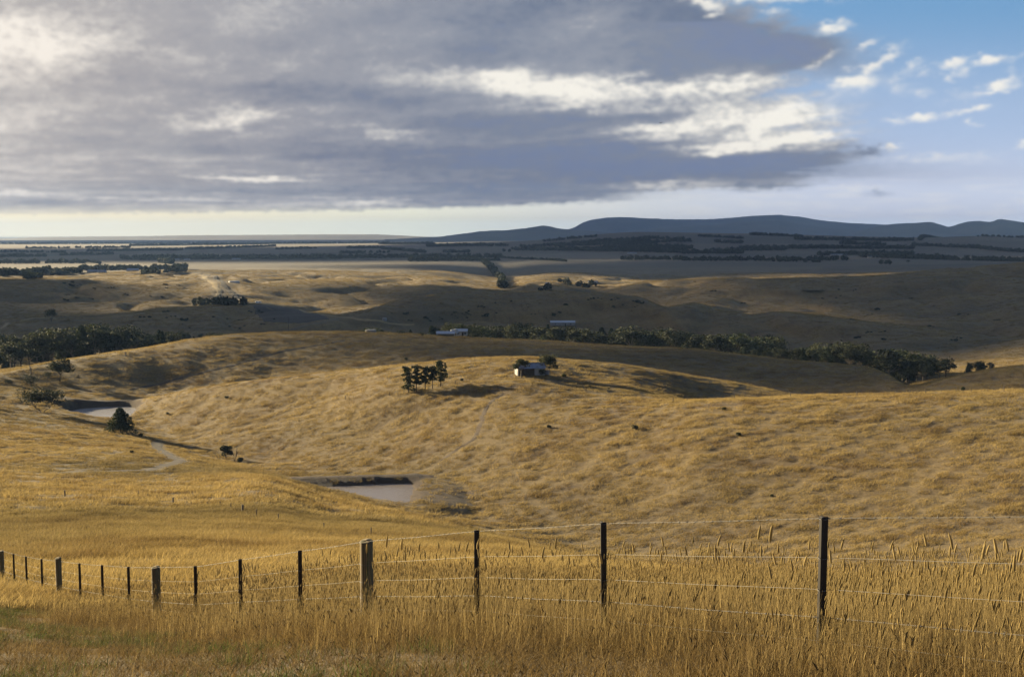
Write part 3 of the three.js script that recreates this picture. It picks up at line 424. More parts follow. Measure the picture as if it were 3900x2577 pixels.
const shrubs = [[1679, 950, 12, 'dark round shrub high on the right slope'], [1712, 1010, 16, 'olive shrub low on the right slope'], [1474, 996, 22, 'dark shrub on the middle slope below the shed'], [1271, 992, 14, 'thin olive shrub beside the stock track'], [525, 924, 12, 'dark shrub on the ridge right of the far dam'], [388, 961, 10, 'small dark shrub right of the far dam'], [1366, 896, 7, 'small green shrub on the worn ground right of the shed'], [305, 1049, 10, 'green shrub on the left paddock below the conifer'], [940, 834, 12, 'scrub on the slope behind the pines'], [1411, 902, 6, 'tiny shrub at the end of the worn ground'], [980, 778, 12, 'dark bush behind the farm tank'], [1790, 1150, 8, 'small green thistle low on the right hill']];
shrubs.forEach(([x, y, w, l], k) => single({ kind: 'bush', seed: 240 + k, per: 46 }, x, y, y - w * 0.55, w, 'shrub', l, 'shrub'));
// leafless shrubs beside the gully and dead trees
function bare(seed, h, spread, lean = 0) {
  const R = rng(seed), w = [];
  const grow = (p, dir, len, r, lv) => { const q = p.clone().addScaledVector(dir, len), m = p.clone().lerp(q, 0.5).add(V((R() - 0.5) * len * 0.15, 0, (R() - 0.5) * len * 0.15)); w.push(limb([p, m, q], r, r * 0.6, 5)); if (lv > 0) for (let k = 0; k < 2 + (R() > 0.5); k++) grow(q, dir.clone().add(V((R() - 0.5) * spread, R() * 0.35, (R() - 0.5) * spread)).normalize(), len * (0.6 + 0.25 * R()), r * 0.6, lv - 1); };
  for (let k = 0; k < 3; k++) grow(V(0, -0.3, 0), V((R() - 0.5) * spread + lean, 1, (R() - 0.5) * spread).normalize(), h * 0.32, h * 0.018, 3);
  const g = new THREE.Group(); put(new THREE.Mesh(mergeGeometries(w), new THREE.MeshStandardMaterial({ color: col([0.09, 0.072, 0.058]), roughness: 1 })), 'branches', null, g); return g;
}
for (const [x, y, top, sd, l] of [[507, 1065, 1024, 301, 'leafless shrub left of the small bushy tree'], [543, 1068, 1013, 302, 'taller leafless shrub right of the small bushy tree'], [2297, 858, 828, 303, 'bare dead tree at the right edge of the valley wood']]) { const p = ground(x, y), m = PXM(p.d); stand(bare(sd, (y - top) * m * 0.8, 1.1), 'bare_shrub', p, 0, { label: l, category: 'bare shrub' }); }
for (const [x, y, top, l] of [[290, 824, 815, 'broken dead trunk on the left ridge'], [70, 872, 848, 'tall dead stump rising from the dark thicket']]) { const p = ground(x, y), m = PXM(p.d), h = (y - top) * m, g = new THREE.Group(); put(new THREE.Mesh(mergeGeometries([limb([V(0, -0.4, 0), V(0.1, h * 0.5, 0), V(-0.3, h, 0)], 0.38, 0.2, 7), limb([V(0, h * 0.55, 0), V(0.5, h * 0.75, 0), V(0.7, h * 0.95, 0)], 0.16, 0.06, 5)]), paleBark), 'trunk', null, g); stand(g, 'dead_trunk', p, 0, { label: l, category: 'dead trunk' }); }

// woods along the creek: copies of a few gums, each a tree of its own, as tall as the wood's outline
const proto = [0, 1, 2, 3, 4, 5].map((k) => tree({ kind: k === 4 ? 'fir' : 'gum', seed: 400 + k, h: 10, w: [9, 8, 11, 7.5, 6, 10][k], bare: [0.2, 0.28, 0.14, 0.24, 0.1, 0.12][k], per: 34, tone: ['dark', 'dark', 'gum', 'dark', 'pine', 'pine'][k], leaf: 0.42, limbs: 9, bark: k % 2 ? paleBark : barkMat }));
const prof = (pts, x) => { for (let i = 1; i < pts.length; i++) if (x <= pts[i][0]) return mix(pts[i - 1][1], pts[i][1], clamp((x - pts[i - 1][0]) / (pts[i][0] - pts[i - 1][0]))); return pts[pts.length - 1][1]; };
function wood(n, x0, x1, tops, near, far, drop, seed, label, group) {
  const R = rng(seed);
  for (let k = 0; k < n; k++) {
    const x = mix(x0, x1, (k + R()) / n), d = mix(near, far, R()), y = prof(tops, x) + R() * R() * drop, q = look(x, y), p = polar(q.az, d, 0); p.y = heightAt(p.x, p.z);
    const h = clamp(EYE + q.s * d - p.y, 5, 21) * (0.86 + 0.2 * R()), g = proto[Math.floor(R() * 5.99)].clone(), w = h / 10 * (0.8 + 0.5 * R());
    g.scale.set(w, h / 10, w); p.y -= 0.2; stand(g, 'gum_tree', p, R() * 6.28, { label, category: 'tree', group });
  }
}
wood(74, 1135, 1800, [[1135, 752], [1204, 744], [1291, 750], [1408, 751], [1457, 747], [1524, 754], [1600, 760], [1665, 767], [1782, 764], [1800, 775]], 790, 960, 26, 31, 'dark gum tree packed in the creek wood behind the shed', 'gums of the creek wood');
wood(46, 1700, 2010, [[1700, 808], [1782, 803], [1850, 800], [1949, 795], [2010, 800]], 700, 800, 22, 32, 'dark rounded tree in the lower creek wood before the right hills', 'trees of the lower creek wood');
wood(14, 2040, 2160, [[2040, 806], [2059, 804], [2115, 805], [2160, 824]], 690, 760, 16, 33, 'dark tree in the clump above the right gully', 'trees of the clump above the right gully');
wood(7, 2240, 2305, [[2240, 838], [2262, 830], [2305, 846]], 650, 700, 6, 34, 'dark low tree of the clump at the right edge', 'trees of the clump at the right edge');
wood(2, 2180, 2195, [[2180, 828], [2195, 827]], 680, 700, 2, 35, 'lone round tree between the two right clumps', 'lone trees between the right clumps');
wood(80, -60, 300, [[-60, 770], [0, 778], [50, 764], [110, 760], [143, 751], [187, 744], [217, 742], [287, 744], [300, 750]], 740, 1020, 62, 36, 'dark gum tree in the wood at the left edge', 'gums of the left wood');
wood(26, 290, 470, [[290, 752], [343, 770], [393, 758], [470, 772]], 800, 1020, 30, 37, 'dark tree thinning out along the left creek', 'trees along the left creek');
wood(12, 480, 640, [[480, 772], [640, 768]], 820, 940, 6, 38, 'low tree top showing over the left ridge', 'tree tops over the left ridge');
wood(10, 800, 1000, [[800, 764], [850, 758], [1000, 764]], 760, 900, 10, 39, 'tree behind the farm tank', 'trees behind the farm tank');
wood(9, 990, 1130, [[990, 756], [1010, 744], [1050, 750], [1070, 741], [1130, 752]], 740, 900, 12, 40, 'tree around the blue roofed farm sheds', 'trees round the farm sheds');

// ---------------------------------------------------------------- far shelterbelts and woods: one mass each that cannot be counted
const farTree = (() => { const R = rng(900), cl = []; for (let k = 0; k < 7; k++) { const a = k * 2.4; cl.push({ x: Math.cos(a) * 0.28, y: 0.35 + 0.45 * R(), z: Math.sin(a) * 0.28, r: 0.3, flat: 0.9 }); } cl.push({ x: 0, y: 0.75, z: 0, r: 0.28 }); return leaves(cl, R, 0.2, [[0.03, 0.038, 0.02], [0.055, 0.06, 0.03]], 16); })();
function belt(label, lines, seed) {
  const R = rng(seed), mats = [], M = new THREE.Matrix4(), Q = new THREE.Quaternion(), up = V(0, 1, 0);
  for (const [x0, y0, x1, y1, h, rows = 1, gap = 0.1] of lines) {
    const a = ground(x0, y0), b = ground(x1, y1), len = a.distanceTo(b), n = Math.max(2, Math.round(len / (h * 0.6)));
    for (let r = 0; r < rows; r++) for (let k = 0; k <= n; k++) {
      if (R() < gap || noise(k * 0.21 + x0, r + y0) > 0.42) continue; const t = (k + (R() - 0.5) * 0.7) / n, px = mix(x0, x1, t), py = mix(y0, y1, t), q = look(px + (R() - 0.5) * 5, py); let d = mix(Math.log(a.d), Math.log(b.d), t); d = Math.exp(d) + r * h * 1.3 + (R() - 0.5) * h * 4;
      const p = polar(q.az, d, 0); p.y = heightAt(p.x, p.z) - 0.5; const s = h * (0.5 + 0.75 * R()), w = s * (0.75 + 0.5 * R()); mats.push(M.compose(p, Q.setFromAxisAngle(up, R() * 6.28), V(w, s, w)).clone());
    }
  }
  const im = new THREE.InstancedMesh(farTree, leafMat, mats.length); mats.forEach((m, i) => im.setMatrixAt(i, m));
  put(im, 'far_woodland', { kind: 'stuff', label, category: 'woodland' });
}
belt('dark shelterbelts of trees across the left plain', [[0, 611, 193, 610, 12, 2], [283, 601, 395, 603, 14, 3], [333, 601, 791, 600, 15, 4, 0.05], [143, 592, 262, 590, 12, 2], [0, 596, 103, 595, 13, 2], [200, 583, 420, 580, 13, 3], [60, 576, 300, 574, 12, 2, 0.3], [430, 578, 640, 571, 13, 2], [640, 578, 730, 576, 12, 2], [300, 570, 620, 566, 14, 3, 0.3], [0, 566, 500, 564, 14, 3, 0.3], [500, 566, 900, 563, 14, 3, 0.25], [0, 584, 150, 586, 11, 1, 0.4], [370, 608, 395, 612, 14, 2], [193, 606, 230, 611, 8, 1]], 51);
belt('dark shelterbelts of trees across the middle plain', [[791, 599, 1160, 597, 14, 3, 0.05], [951, 606, 1155, 604, 12, 2], [1158, 597, 1311, 606, 7, 1], [991, 572, 1124, 570, 15, 3], [804, 575, 888, 575, 12, 2], [888, 578, 984, 586, 12, 2], [791, 587, 844, 587, 12, 2], [858, 587, 898, 586, 12, 1], [1031, 586, 1088, 585, 12, 2], [1130, 571, 1175, 570, 13, 2], [1170, 584, 1182, 584, 12, 1], [1120, 608, 1144, 632, 11, 2], [1144, 632, 1165, 652, 10, 2], [1163, 650, 1164, 668, 10, 2], [880, 566, 1000, 565, 13, 2], [1440, 602, 1582, 602, 12, 2], [1300, 656, 1380, 666, 9, 2, 0.3], [1250, 672, 1275, 674, 8, 1]], 52);
belt('dark woods covering the rise on the right', [[1190, 580, 1420, 581, 13, 3, 0.15], [1210, 574, 1300, 568, 13, 2], [1260, 560, 1380, 549, 13, 2, 0.2], [1290, 572, 1520, 566, 14, 5, 0.1], [1330, 566, 1500, 560, 14, 5, 0.1], [1300, 580, 1582, 586, 14, 4, 0.1], [1400, 577, 1600, 577, 14, 4, 0.1], [1480, 553, 1582, 556, 13, 2], [1520, 562, 1600, 560, 13, 3], [1582, 588, 1720, 588, 14, 5, 0.08], [1715, 577, 2115, 577, 13, 4, 0.08], [1650, 582, 1820, 580, 13, 2], [1582, 604, 1959, 603, 13, 2, 0.1], [1899, 592, 2115, 590, 13, 3, 0.1], [1999, 596, 2200, 602, 13, 3, 0.05], [2200, 602, 2373, 606, 12, 2, 0.08], [2373, 606, 2600, 606, 12, 2], [2115, 569, 2260, 575, 12, 2], [2260, 575, 2400, 586, 12, 2], [1849, 556, 2115, 558, 14, 4, 0.08], [1740, 545, 1860, 549, 13, 3], [2132, 557, 2242, 546, 12, 2], [2270, 548, 2420, 552, 10, 1, 0.3], [1620, 548, 1720, 553, 12, 2], [1660, 562, 1720, 564, 13, 2], [1950, 566, 2050, 569, 13, 3], [2040, 612, 2060, 612, 10, 1], [1790, 606, 1900, 608, 10, 1, 0.4]], 53);
belt('tree belts and gardens round the houses on the left spur', [[0, 640, 113, 632, 12, 4, 0.1], [120, 637, 185, 632, 11, 3], [188, 626, 425, 625, 12, 3, 0.05], [330, 635, 365, 635, 9, 2], [60, 648, 90, 644, 8, 1], [380, 632, 430, 630, 8, 1]], 54);
belt('row of small trees along the spur beside the double track', [[452, 708, 472, 707, 7, 2, 0], [480, 706, 515, 706, 7, 2, 0.1], [520, 707, 566, 709, 7, 2, 0.1]], 55);
for (const [x, y, h, l] of [[2172, 599, 18, 'large lone tree on the far right plain'], [2245, 597, 9, 'small lone tree on the far right plain'], [2105, 610, 9, 'lone tree below the right shelterbelt'], [118, 745, 11, 'lone tree on the crest of the left hill']]) { const p = ground(x, y), g = proto[2].clone(); g.scale.setScalar(h / 10); stand(g, 'gum_tree', p, 1, { label: l, category: 'tree' }); }
// scattered scrub on the shaded faces
{ const R = rng(61), mats = [], M = new THREE.Matrix4(), Q = new THREE.Quaternion(), up = V(0, 1, 0); const spots = [[1050, 1500, 690, 740, 22], [130, 450, 655, 700, 24], [560, 640, 715, 760, 6], [1600, 2350, 660, 800, 26], [330, 560, 722, 765, 12], [900, 1150, 720, 742, 8]];
  for (const [x0, x1, y0, y1, n] of spots) for (let k = 0; k < n; k++) { const p = ground(mix(x0, x1, R()), mix(y0, y1, R())); p.y -= 0.2; const s = 1.0 + 2.2 * R() * R(), c2 = 1 + Math.floor(R() * 4); for (let c = 0; c < c2; c++) { const x = p.x + (R() - 0.5) * 9 * (c > 0), z = p.z + (R() - 0.5) * 6 * (c > 0), f = s * (0.6 + 0.6 * R()); mats.push(M.compose(V(x, heightAt(x, z) - 0.2, z), Q.setFromAxisAngle(up, R() * 6), V(f * 1.6, f, f * 1.6)).clone()); } }
  const im = new THREE.InstancedMesh(farTree, leafMat, mats.length); mats.forEach((m, i) => im.setMatrixAt(i, m)); put(im, 'hillside_scrub', { kind: 'stuff', label: 'low dark scrub scattered over the shaded hillsides', category: 'scrub' }); }

// ---------------------------------------------------------------- tracks and the ploughed field, laid on the ground
const trodden = [];
function ribbon(name, label, pts, width, tone, lift, seed) {
  const w = pts.map(([x, y]) => ground(x, y)), curve = new THREE.CatmullRomCurve3(w.map((p) => V(p.x, 0, p.z)), false, 'centripetal'), len = curve.getLength(), n = Math.min(500, Math.ceil(len / Math.max(1.2, width * 0.5))), K = 6, pos = [], idx = [], cl = [], uv = [];
  for (let i = 0; i <= n; i++) { const p = curve.getPointAt(i / n); trodden.push([p.x, p.z, width * (w[0].d < 620 ? 0.5 : 0.75)]); const t = curve.getTangentAt(i / n), nx = -t.z, nz = t.x, end = Math.min(1, i / 3, (n - i) / 3); for (let k = 0; k <= K; k++) { const f = (k / K - 0.5) * width * (0.8 + 1.1 * fbm(i * 0.23 + seed, k > K / 2 ? 3 : 9, 3)) * (0.3 + 0.7 * end), x = p.x + nx * f, z = p.z + nz * f; pos.push(x, heightAt(x, z) + lift - (k === 0 || k === K ? lift * 1.6 : 0), z); uv.push(x / 9, z / 9); const v = 0.85 + 0.35 * fbm(x / 3, z / 3 + seed, 3); cl.push(tone[0] * v, tone[1] * v, tone[2] * v); } }
  for (let i = 0; i < n; i++) for (let k = 0; k < K; k++) { const a = i * (K + 1) + k, b = a + K + 1; idx.push(a, a + 1, b, b, a + 1, b + 1); }
  put(new THREE.Mesh(geo(pos, idx, cl, uv), new THREE.MeshStandardMaterial({ vertexColors: true, map: groundMap, bumpMap: groundBump, bumpScale: 0.1, roughness: 1, side: THREE.DoubleSide })), name, { kind: 'structure', label });
}
ribbon('dirt_track', 'pale left lane of the double track up the far spur', [[497, 697], [505, 685], [507, 672], [498, 660], [487, 650], [476, 643], [462, 636]], 13, C.pale, 0.25, 1);
ribbon('dirt_track', 'dark right lane of the double track up the far spur', [[541, 698], [548, 690], [536, 676], [522, 664], [512, 652], [500, 645], [485, 638], [450, 630]], 12, [0.04, 0.03, 0.018], 0.25, 2);
ribbon('dirt_track', 'pale track slanting down beside the ploughed field', [[575, 702], [640, 708], [700, 720], [760, 731], [795, 735], [850, 741], [960, 751]], 7, C.pale, 0.2, 3);
ribbon('dirt_track', 'track below the ploughed field', [[790, 736], [740, 748], [690, 759], [660, 766]], 5, C.track, 0.2, 4);
ribbon('dirt_track', 'dark worn track slanting across the left ridge', [[300, 903], [400, 880], [466, 864], [560, 840], [650, 815], [740, 799], [800, 788]], 2.4, [0.055, 0.036, 0.02], 0.06, 5);
ribbon('dirt_track', 'bare stock track down the slope below the shed', [[1165, 912], [1133, 935], [1122, 957], [1112, 985], [1095, 1018], [1060, 1040], [1020, 1068]], 2.2, [0.075, 0.05, 0.029], 0.06, 6);
ribbon('dirt_track', 'dark worn hollow crossing the left paddock', [[140, 1096], [200, 1093], [270, 1092], [330, 1090], [385, 1078], [415, 1068], [385, 1050], [365, 1038], [362, 1022]], 5, [0.038, 0.025, 0.015], 0.06, 7);
ribbon('dirt_track', 'pale farm track along the top of the left hill', [[0, 762], [50, 743], [130, 740], [210, 737], [270, 733], [340, 724]], 5, C.pale, 0.3, 8);
const ploughed = {};
{ // ploughed field
  const a = ploughed.outline = [[583, 709], [640, 708], [700, 722], [765, 740], [690, 750], [610, 746]].map(([x, y]) => ground(x, y)), pos = [], idx = [], uv = [], N = 24;
  const c = a.reduce((s, p) => s.add(V(p.x, 0, p.z)), V()).multiplyScalar(1 / a.length);
  pos.push(c.x, heightAt(c.x, c.z) + 0.4, c.z); uv.push(c.x / 9, c.z / 9); const ring = []; for (let i = 0; i < a.length; i++) for (let k = 0; k < 8; k++) { const p = a[i], q = a[(i + 1) % a.length]; ring.push(V(mix(p.x, q.x, k / 8), 0, mix(p.z, q.z, k / 8))); }
  for (let j = 1; j <= N; j++) for (const r of ring) { const x = mix(c.x, r.x, j / N), z = mix(c.z, r.z, j / N); pos.push(x, heightAt(x, z) + (j === N ? -0.2 : 0.4), z); uv.push(x / 9, z / 9); }
  const m = ring.length; for (let i = 0; i < m; i++) { idx.push(0, 1 + i, 1 + (i + 1) % m); for (let j = 1; j < N; j++) { const p = 1 + (j - 1) * m + i, q = 1 + (j - 1) * m + (i + 1) % m; idx.push(p, p + m, q, q, p + m, q + m); } }
  put(new THREE.Mesh(geo(pos, idx, null, uv), new THREE.MeshStandardMaterial({ color: col(C.ploughed), map: groundMap, bumpMap: groundBump, bumpScale: 0.3, roughness: 1, side: THREE.DoubleSide })), 'ploughed_field', { kind: 'structure', label: 'dark ploughed field on the left valley side' });
}

// ---------------------------------------------------------------- buildings
function box(w, h, d, x, y, z) { const g = new THREE.BoxGeometry(w, h, d); g.translate(x, y, z); return g; }
const mat = (c, r = 0.8, m = 0) => new THREE.MeshStandardMaterial({ color: col(c), roughness: r, metalness: m });
function ironTexture() { const W = 64, H = 64, data = new Uint8Array(W * H * 4); for (let y = 0; y < H; y++) for (let x = 0; x < W; x++) { const k = (y * W + x) * 4, v = 127 + 120 * Math.sin(x / W * Math.PI * 16); data[k] = data[k + 1] = data[k + 2] = v; data[k + 3] = 255; } const t = new THREE.DataTexture(data, W, H); t.wrapS = t.wrapT = THREE.RepeatWrapping; t.magFilter = THREE.LinearFilter; t.needsUpdate = true; return t; }
const iron = ironTexture();
function rustMap(seed, base, rust) { const S = 256, data = new Uint8Array(S * S * 4); for (let y = 0; y < S; y++) for (let x = 0; x < S; x++) { const k = (y * S + x) * 4, n = fbm(x / 40 + seed, y / 70, 5), f = sstep(0.05, 0.5, n), v = 0.9 + 0.2 * fbm(x / 6, y / 30 + seed, 2); for (let c = 0; c < 3; c++) data[k + c] = 255 * clamp(mix(base[c], rust[c], f) * v); data[k + 3] = 255; } const t = new THREE.DataTexture(data, S, S); t.wrapS = t.wrapT = THREE.RepeatWrapping; t.magFilter = THREE.LinearFilter; t.colorSpace = THREE.SRGBColorSpace; t.needsUpdate = true; return t; }
const roofIron = new THREE.MeshStandardMaterial({ map: rustMap(3, [0.40, 0.44, 0.51], [0.33, 0.32, 0.33]), bumpMap: iron, bumpScale: 0.03, roughness: 0.7 });
const wallIron = new THREE.MeshStandardMaterial({ map: rustMap(8, [0.48, 0.48, 0.49], [0.31, 0.27, 0.24]), bumpMap: iron, bumpScale: 0.02, roughness: 0.7 });
const oldBoards = new THREE.MeshStandardMaterial({ map: rustMap(14, [0.27, 0.225, 0.19], [0.18, 0.15, 0.125]), roughness: 1 });
const paint = mat([0.22, 0.215, 0.205], 0.8), darkIn = mat([0.02, 0.018, 0.016], 1), glass = new THREE.MeshPhysicalMaterial({ color: col([0.04, 0.05, 0.06]), roughness: 0.08 });
// a gabled shell: long axis x, walls with thickness, roof sheets that overhang
function gable(W, D, y0, y1, x) { const s = new THREE.Shape(); s.moveTo(-D / 2, 0); s.lineTo(D / 2, 0); s.lineTo(D / 2, y0); s.lineTo(0, y1); s.lineTo(-D / 2, y0); s.closePath(); const g = new THREE.ExtrudeGeometry(s, { depth: 0.12, bevelEnabled: false }); g.rotateY(Math.PI / 2); g.translate(x, 0, 0); return g; }
function roofSheet(W, D, y0, y1, side, over = 0.3) { const run = D / 2, L = Math.hypot(run, y1 - y0) + over, a = Math.atan2(y1 - y0, run), g = new THREE.BoxGeometry(W + over * 2, 0.06, L); g.translate(0, 0.05, L / 2); g.rotateX(a); g.translate(0, y1, 0); if (side < 0) g.rotateY(Math.PI); return g; }
{ // the shed on the spur
  const p = ground(1228, 871.5), g = new THREE.Group(), L = 9.6, D = 4.6, e = 2.55, r = 4.05;
  const at = (name, m, ...gs) => put(new THREE.Mesh(gs.length > 1 ? mergeGeometries(gs.map((q) => q.index ? q.toNonIndexed() : q)) : gs[0], m), name, null, g);
  at('gable_wall', wallIron, gable(L, D, e, r, -L / 2)); at('gable_wall', wallIron, gable(L, D, e, r, L / 2 - 0.12));
  at('rear_wall', wallIron, box(L - 0.3, e, 0.12, 0, e / 2, -D / 2 + 0.07));
  at('board_wall', oldBoards, box(2.2, e, 0.12, -L / 2 + 1.25, e / 2, D / 2 - 0.07), box(0.5, e - 0.25, 0.1, -L / 2 + 2.7, e / 2, D / 2 - 0.1));
  for (let k = 0; k < 13; k++) at('board', oldBoards, box(0.22, e - 0.02 - 0.05 * ((k * 7) % 3), 0.05, -1.86 + k * 0.228, e / 2, D / 2 - 0.05 + 0.012 * (k % 2)));
  at('white_wall', paint, box(L / 2 - 1.2, e, 0.12, 1.1 + (L / 2 - 1.2) / 2, e / 2, D / 2 - 0.07));
  const win = at('window', glass, box(0.9, 0.8, 0.08, 2.9, 1.5, D / 2 + 0.0)); put(new THREE.Mesh(mergeGeometries([box(1.05, 0.08, 0.12, 2.9, 1.94, D / 2), box(1.05, 0.08, 0.12, 2.9, 1.06, D / 2), box(0.08, 0.8, 0.12, 2.41, 1.5, D / 2), box(0.08, 0.8, 0.12, 3.39, 1.5, D / 2)]), paint), 'window_frame', null, win);
  at('roof_sheet', roofIron, roofSheet(L, D, e, r, 1)); at('roof_sheet', roofIron, roofSheet(L, D, e, r, -1));
  at('ridge_cap', roofIron, box(L + 0.64, 0.08, 0.3, 0, r + 0.12, 0));
  for (const s of [1, -1]) { const bl = Math.hypot(D / 2, r - e) + 0.3, q = new THREE.BoxGeometry(0.08, 0.24, bl); q.translate(0, -0.02, bl / 2); q.rotateX(Math.atan2(r - e, D / 2)); q.translate(-L / 2 - 0.34, r, 0); if (s < 0) q.scale(1, 1, -1); if (s < 0) { const i = q.index.array; for (let k = 0; k < i.length; k += 3) [i[k], i[k + 1]] = [i[k + 1], i[k]]; q.computeVertexNormals(); } at('barge_board', paint, q); }
  at('corner_board', paint, box(0.14, e, 0.14, -L / 2 - 0.05, e / 2, D / 2 + 0.02)); at('corner_board', paint, box(0.14, e, 0.14, -L / 2 - 0.05, e / 2, -D / 2 - 0.02));
  at('door', paint, box(0.07, 1.5, 0.95, -L / 2 - 0.06, 0.76, 0.9));
  at('water_tank', wallIron, new THREE.CylinderGeometry(0.85, 0.85, 1.5, 24).translate(L / 2 + 1.2, 0.75, 0.4));
  p.x *= 1.006; p.z -= 3.2; p.y = heightAt(p.x, p.z) - 0.1; stand(g, 'farm_shed', p, 0.26, { label: 'small gabled farm shed with grey iron roof between two gum trees', category: 'shed' });
}
function shed(o) { // [column, row] of the foot, length and height in metres
  const p = o.at ?? ground(o.x, o.y), g = new THREE.Group(), { L, D, e, r } = o, at = (name, m, q) => put(new THREE.Mesh(q, m), name, null, g);
  at('gable_wall', o.wall ?? wallIron, gable(L, D, e, r, -L / 2)); at('gable_wall', o.wall ?? wallIron, gable(L, D, e, r, L / 2 - 0.12)); at('rear_wall', o.wall ?? wallIron, box(L - 0.3, e, 0.12, 0, e / 2, -D / 2 + 0.07));
  if (o.open) { for (let k = 0; k <= 3; k++) at('bay_post', paint, box(0.2, e, 0.2, mix(-L / 2 + 0.2, L / 2 - 0.2, k / 3), e / 2, D / 2 - 0.15)); at('fascia', paint, box(L, 0.35, 0.1, 0, e - 0.18, D / 2 + 0.02)); }
  else { at('front_wall', o.wall ?? wallIron, box(L - 0.3, e, 0.12, 0, e / 2, D / 2 - 0.07)); at('door', darkIn, box(1, 2, 0.1, L * 0.1, 1, D / 2 + 0.02)); for (const f of [-0.3, 0.32]) at('window', glass, box(1.3, 1, 0.1, L * f, 1.4, D / 2 + 0.02)); }
  at('roof_sheet', o.roof ?? roofIron, roofSheet(L, D, e, r, 1)); at('roof_sheet', o.roof ?? roofIron, roofSheet(L, D, e, r, -1));
  p.y -= 0.2; return stand(g, o.name ?? 'farm_shed', p, o.turn ?? 0, { label: o.label, category: o.cat ?? 'shed' });
}
const blueRoof = mat([0.15, 0.19, 0.26], 0.75);
const over = (x, y, d, sink = 0) => { const q = look(x, y), p = polar(q.az, d, 0); p.y = Math.max(heightAt(p.x, p.z), EYE + q.s * d) - sink; return p; };
shed({ at: over(1033, 781, 664), L: 10, D: 6, e: 2.2, r: 3.4, open: true, roof: blueRoof, wall: paint, label: 'low open farm shed with pale blue roof left of the tanks' });
shed({ at: over(1070, 776, 682), L: 6.5, D: 6, e: 2.6, r: 3.8, roof: blueRoof, wall: paint, label: 'smaller blue roofed shed right of the farm tanks' });
function tank(x, y, r, h, m, label, d) { const p = d ? over(x, y, d) : ground(x, y), g = new THREE.Group(); put(new THREE.Mesh(new THREE.CylinderGeometry(r, r, h, 28).translate(0, h / 2, 0), m), 'tank_wall', null, g); put(new THREE.Mesh(new THREE.ConeGeometry(r * 1.04, h * 0.14, 28).translate(0, h * 1.07, 0), m), 'tank_lid', null, g); p.y -= 0.15; stand(g, 'water_tank', p, 0, { label, category: 'tank' }); }
tank(1049, 772, 1.3, 2.2, mat([0.26, 0.28, 0.31], 0.5, 0.3), 'left of the two round iron tanks at the farm sheds', 674);
tank(1057, 771, 1.3, 2.3, mat([0.26, 0.28, 0.31], 0.5, 0.3), 'right of the two round iron tanks at the farm sheds', 674);
tank(859, 775, 3.0, 1.9, mat([0.17, 0.165, 0.155], 0.9), 'squat concrete tank on the ridge left of the farm sheds', 660);
tank(891, 743, 2.1, 3, mat([0.17, 0.17, 0.17], 0.9), 'small grey tank beside the slanting track');
tank(542, 655, 8, 3, mat([0.33, 0.34, 0.34], 0.6), 'wide white tank right of the double track');
shed({ x: 1304, y: 753, L: 24, D: 8, e: 3, r: 4.6, roof: mat([0.25, 0.27, 0.3], 0.5, 0.2), label: 'long pale roofed shed behind the creek wood' });
shed({ x: 1374, y: 656, L: 18, D: 9, e: 3, r: 5, label: 'pale shed among scrub in the middle hills' });
shed({ x: 1269, y: 661, L: 7, D: 6, e: 3.2, r: 4.6, wall: paint, label: 'small white hut in the middle hills' });
const tile = mat([0.09, 0.055, 0.045], 0.9), wh = mat([0.26, 0.245, 0.22], 0.9);
for (const [x, y, L, l, rf] of [[215, 631, 22, 'white gabled house among the garden trees on the left spur', roofIron], [237, 632, 14, 'small pale house right of the white gabled house', roofIron], [50, 637, 30, 'long grey roofed house near the left edge', tile], [307, 628, 26, 'blue grey roofed house in the tree belt on the left spur', blueRoof], [3, 636, 18, 'blue roofed house cut by the left edge', blueRoof], [403, 603, 34, 'long pale farm building before the left shelterbelt', roofIron], [547, 602, 30, 'pale farm building before the middle shelterbelt', roofIron], [433, 603, 20, 'low farm building right of the long pale one', roofIron], [1465, 588, 36, 'white roofed farm building below the wooded rise', roofIron], [1406, 578, 40, 'pale farm building inside the wooded rise', roofIron], [1940, 592, 44, 'pale long farm building on the right plain', roofIron], [2020, 597, 26, 'small pale farm building right of the long one on the plain', roofIron]]) shed({ x, y, L, D: 10, e: 3.2, r: 6, roof: rf, wall: wh, name: 'farmhouse', cat: 'house', label: l });
// parked caravan and utility beside the ploughed field, and a pole
{ const p = ground(598, 703), g = new THREE.Group(), body = new THREE.Shape(); const w = 7, h = 2.6; body.moveTo(-w / 2, 0.5); body.lineTo(w / 2, 0.5); body.quadraticCurveTo(w / 2 + 0.3, h * 0.7, w / 2 - 0.4, h); body.lineTo(-w / 2 + 0.4, h); body.quadraticCurveTo(-w / 2 - 0.2, h * 0.7, -w / 2, 0.5); const q = new THREE.ExtrudeGeometry(body, { depth: 2.3, bevelSize: 0.08, bevelThickness: 0.08, bevelSegments: 2 }); q.translate(0, 0, -1.15);
  put(new THREE.Mesh(q, mat([0.45, 0.45, 0.44], 0.4)), 'body', null, g); for (const s of [-0.6, 0.6]) put(new THREE.Mesh(new THREE.CylinderGeometry(0.38, 0.38, 0.25, 20).rotateX(Math.PI / 2).translate(s, 0.38, 1.15), darkIn), 'wheel', null, g); for (const s of [-2.2, 1.6]) put(new THREE.Mesh(box(1.3, 0.7, 0.05, s, 1.8, 1.25), glass), 'window', null, g); put(new THREE.Mesh(box(0.75, 1.7, 0.05, 0, 1.45, 1.25), mat([0.6, 0.6, 0.6])), 'door', null, g); put(new THREE.Mesh(box(1.5, 0.12, 0.12, -w / 2 - 0.7, 0.5, 0), darkIn), 'drawbar', null, g);
  stand(g, 'caravan', p, 0.2, { label: 'white caravan parked at the top of the ploughed field', category: 'caravan' }); }
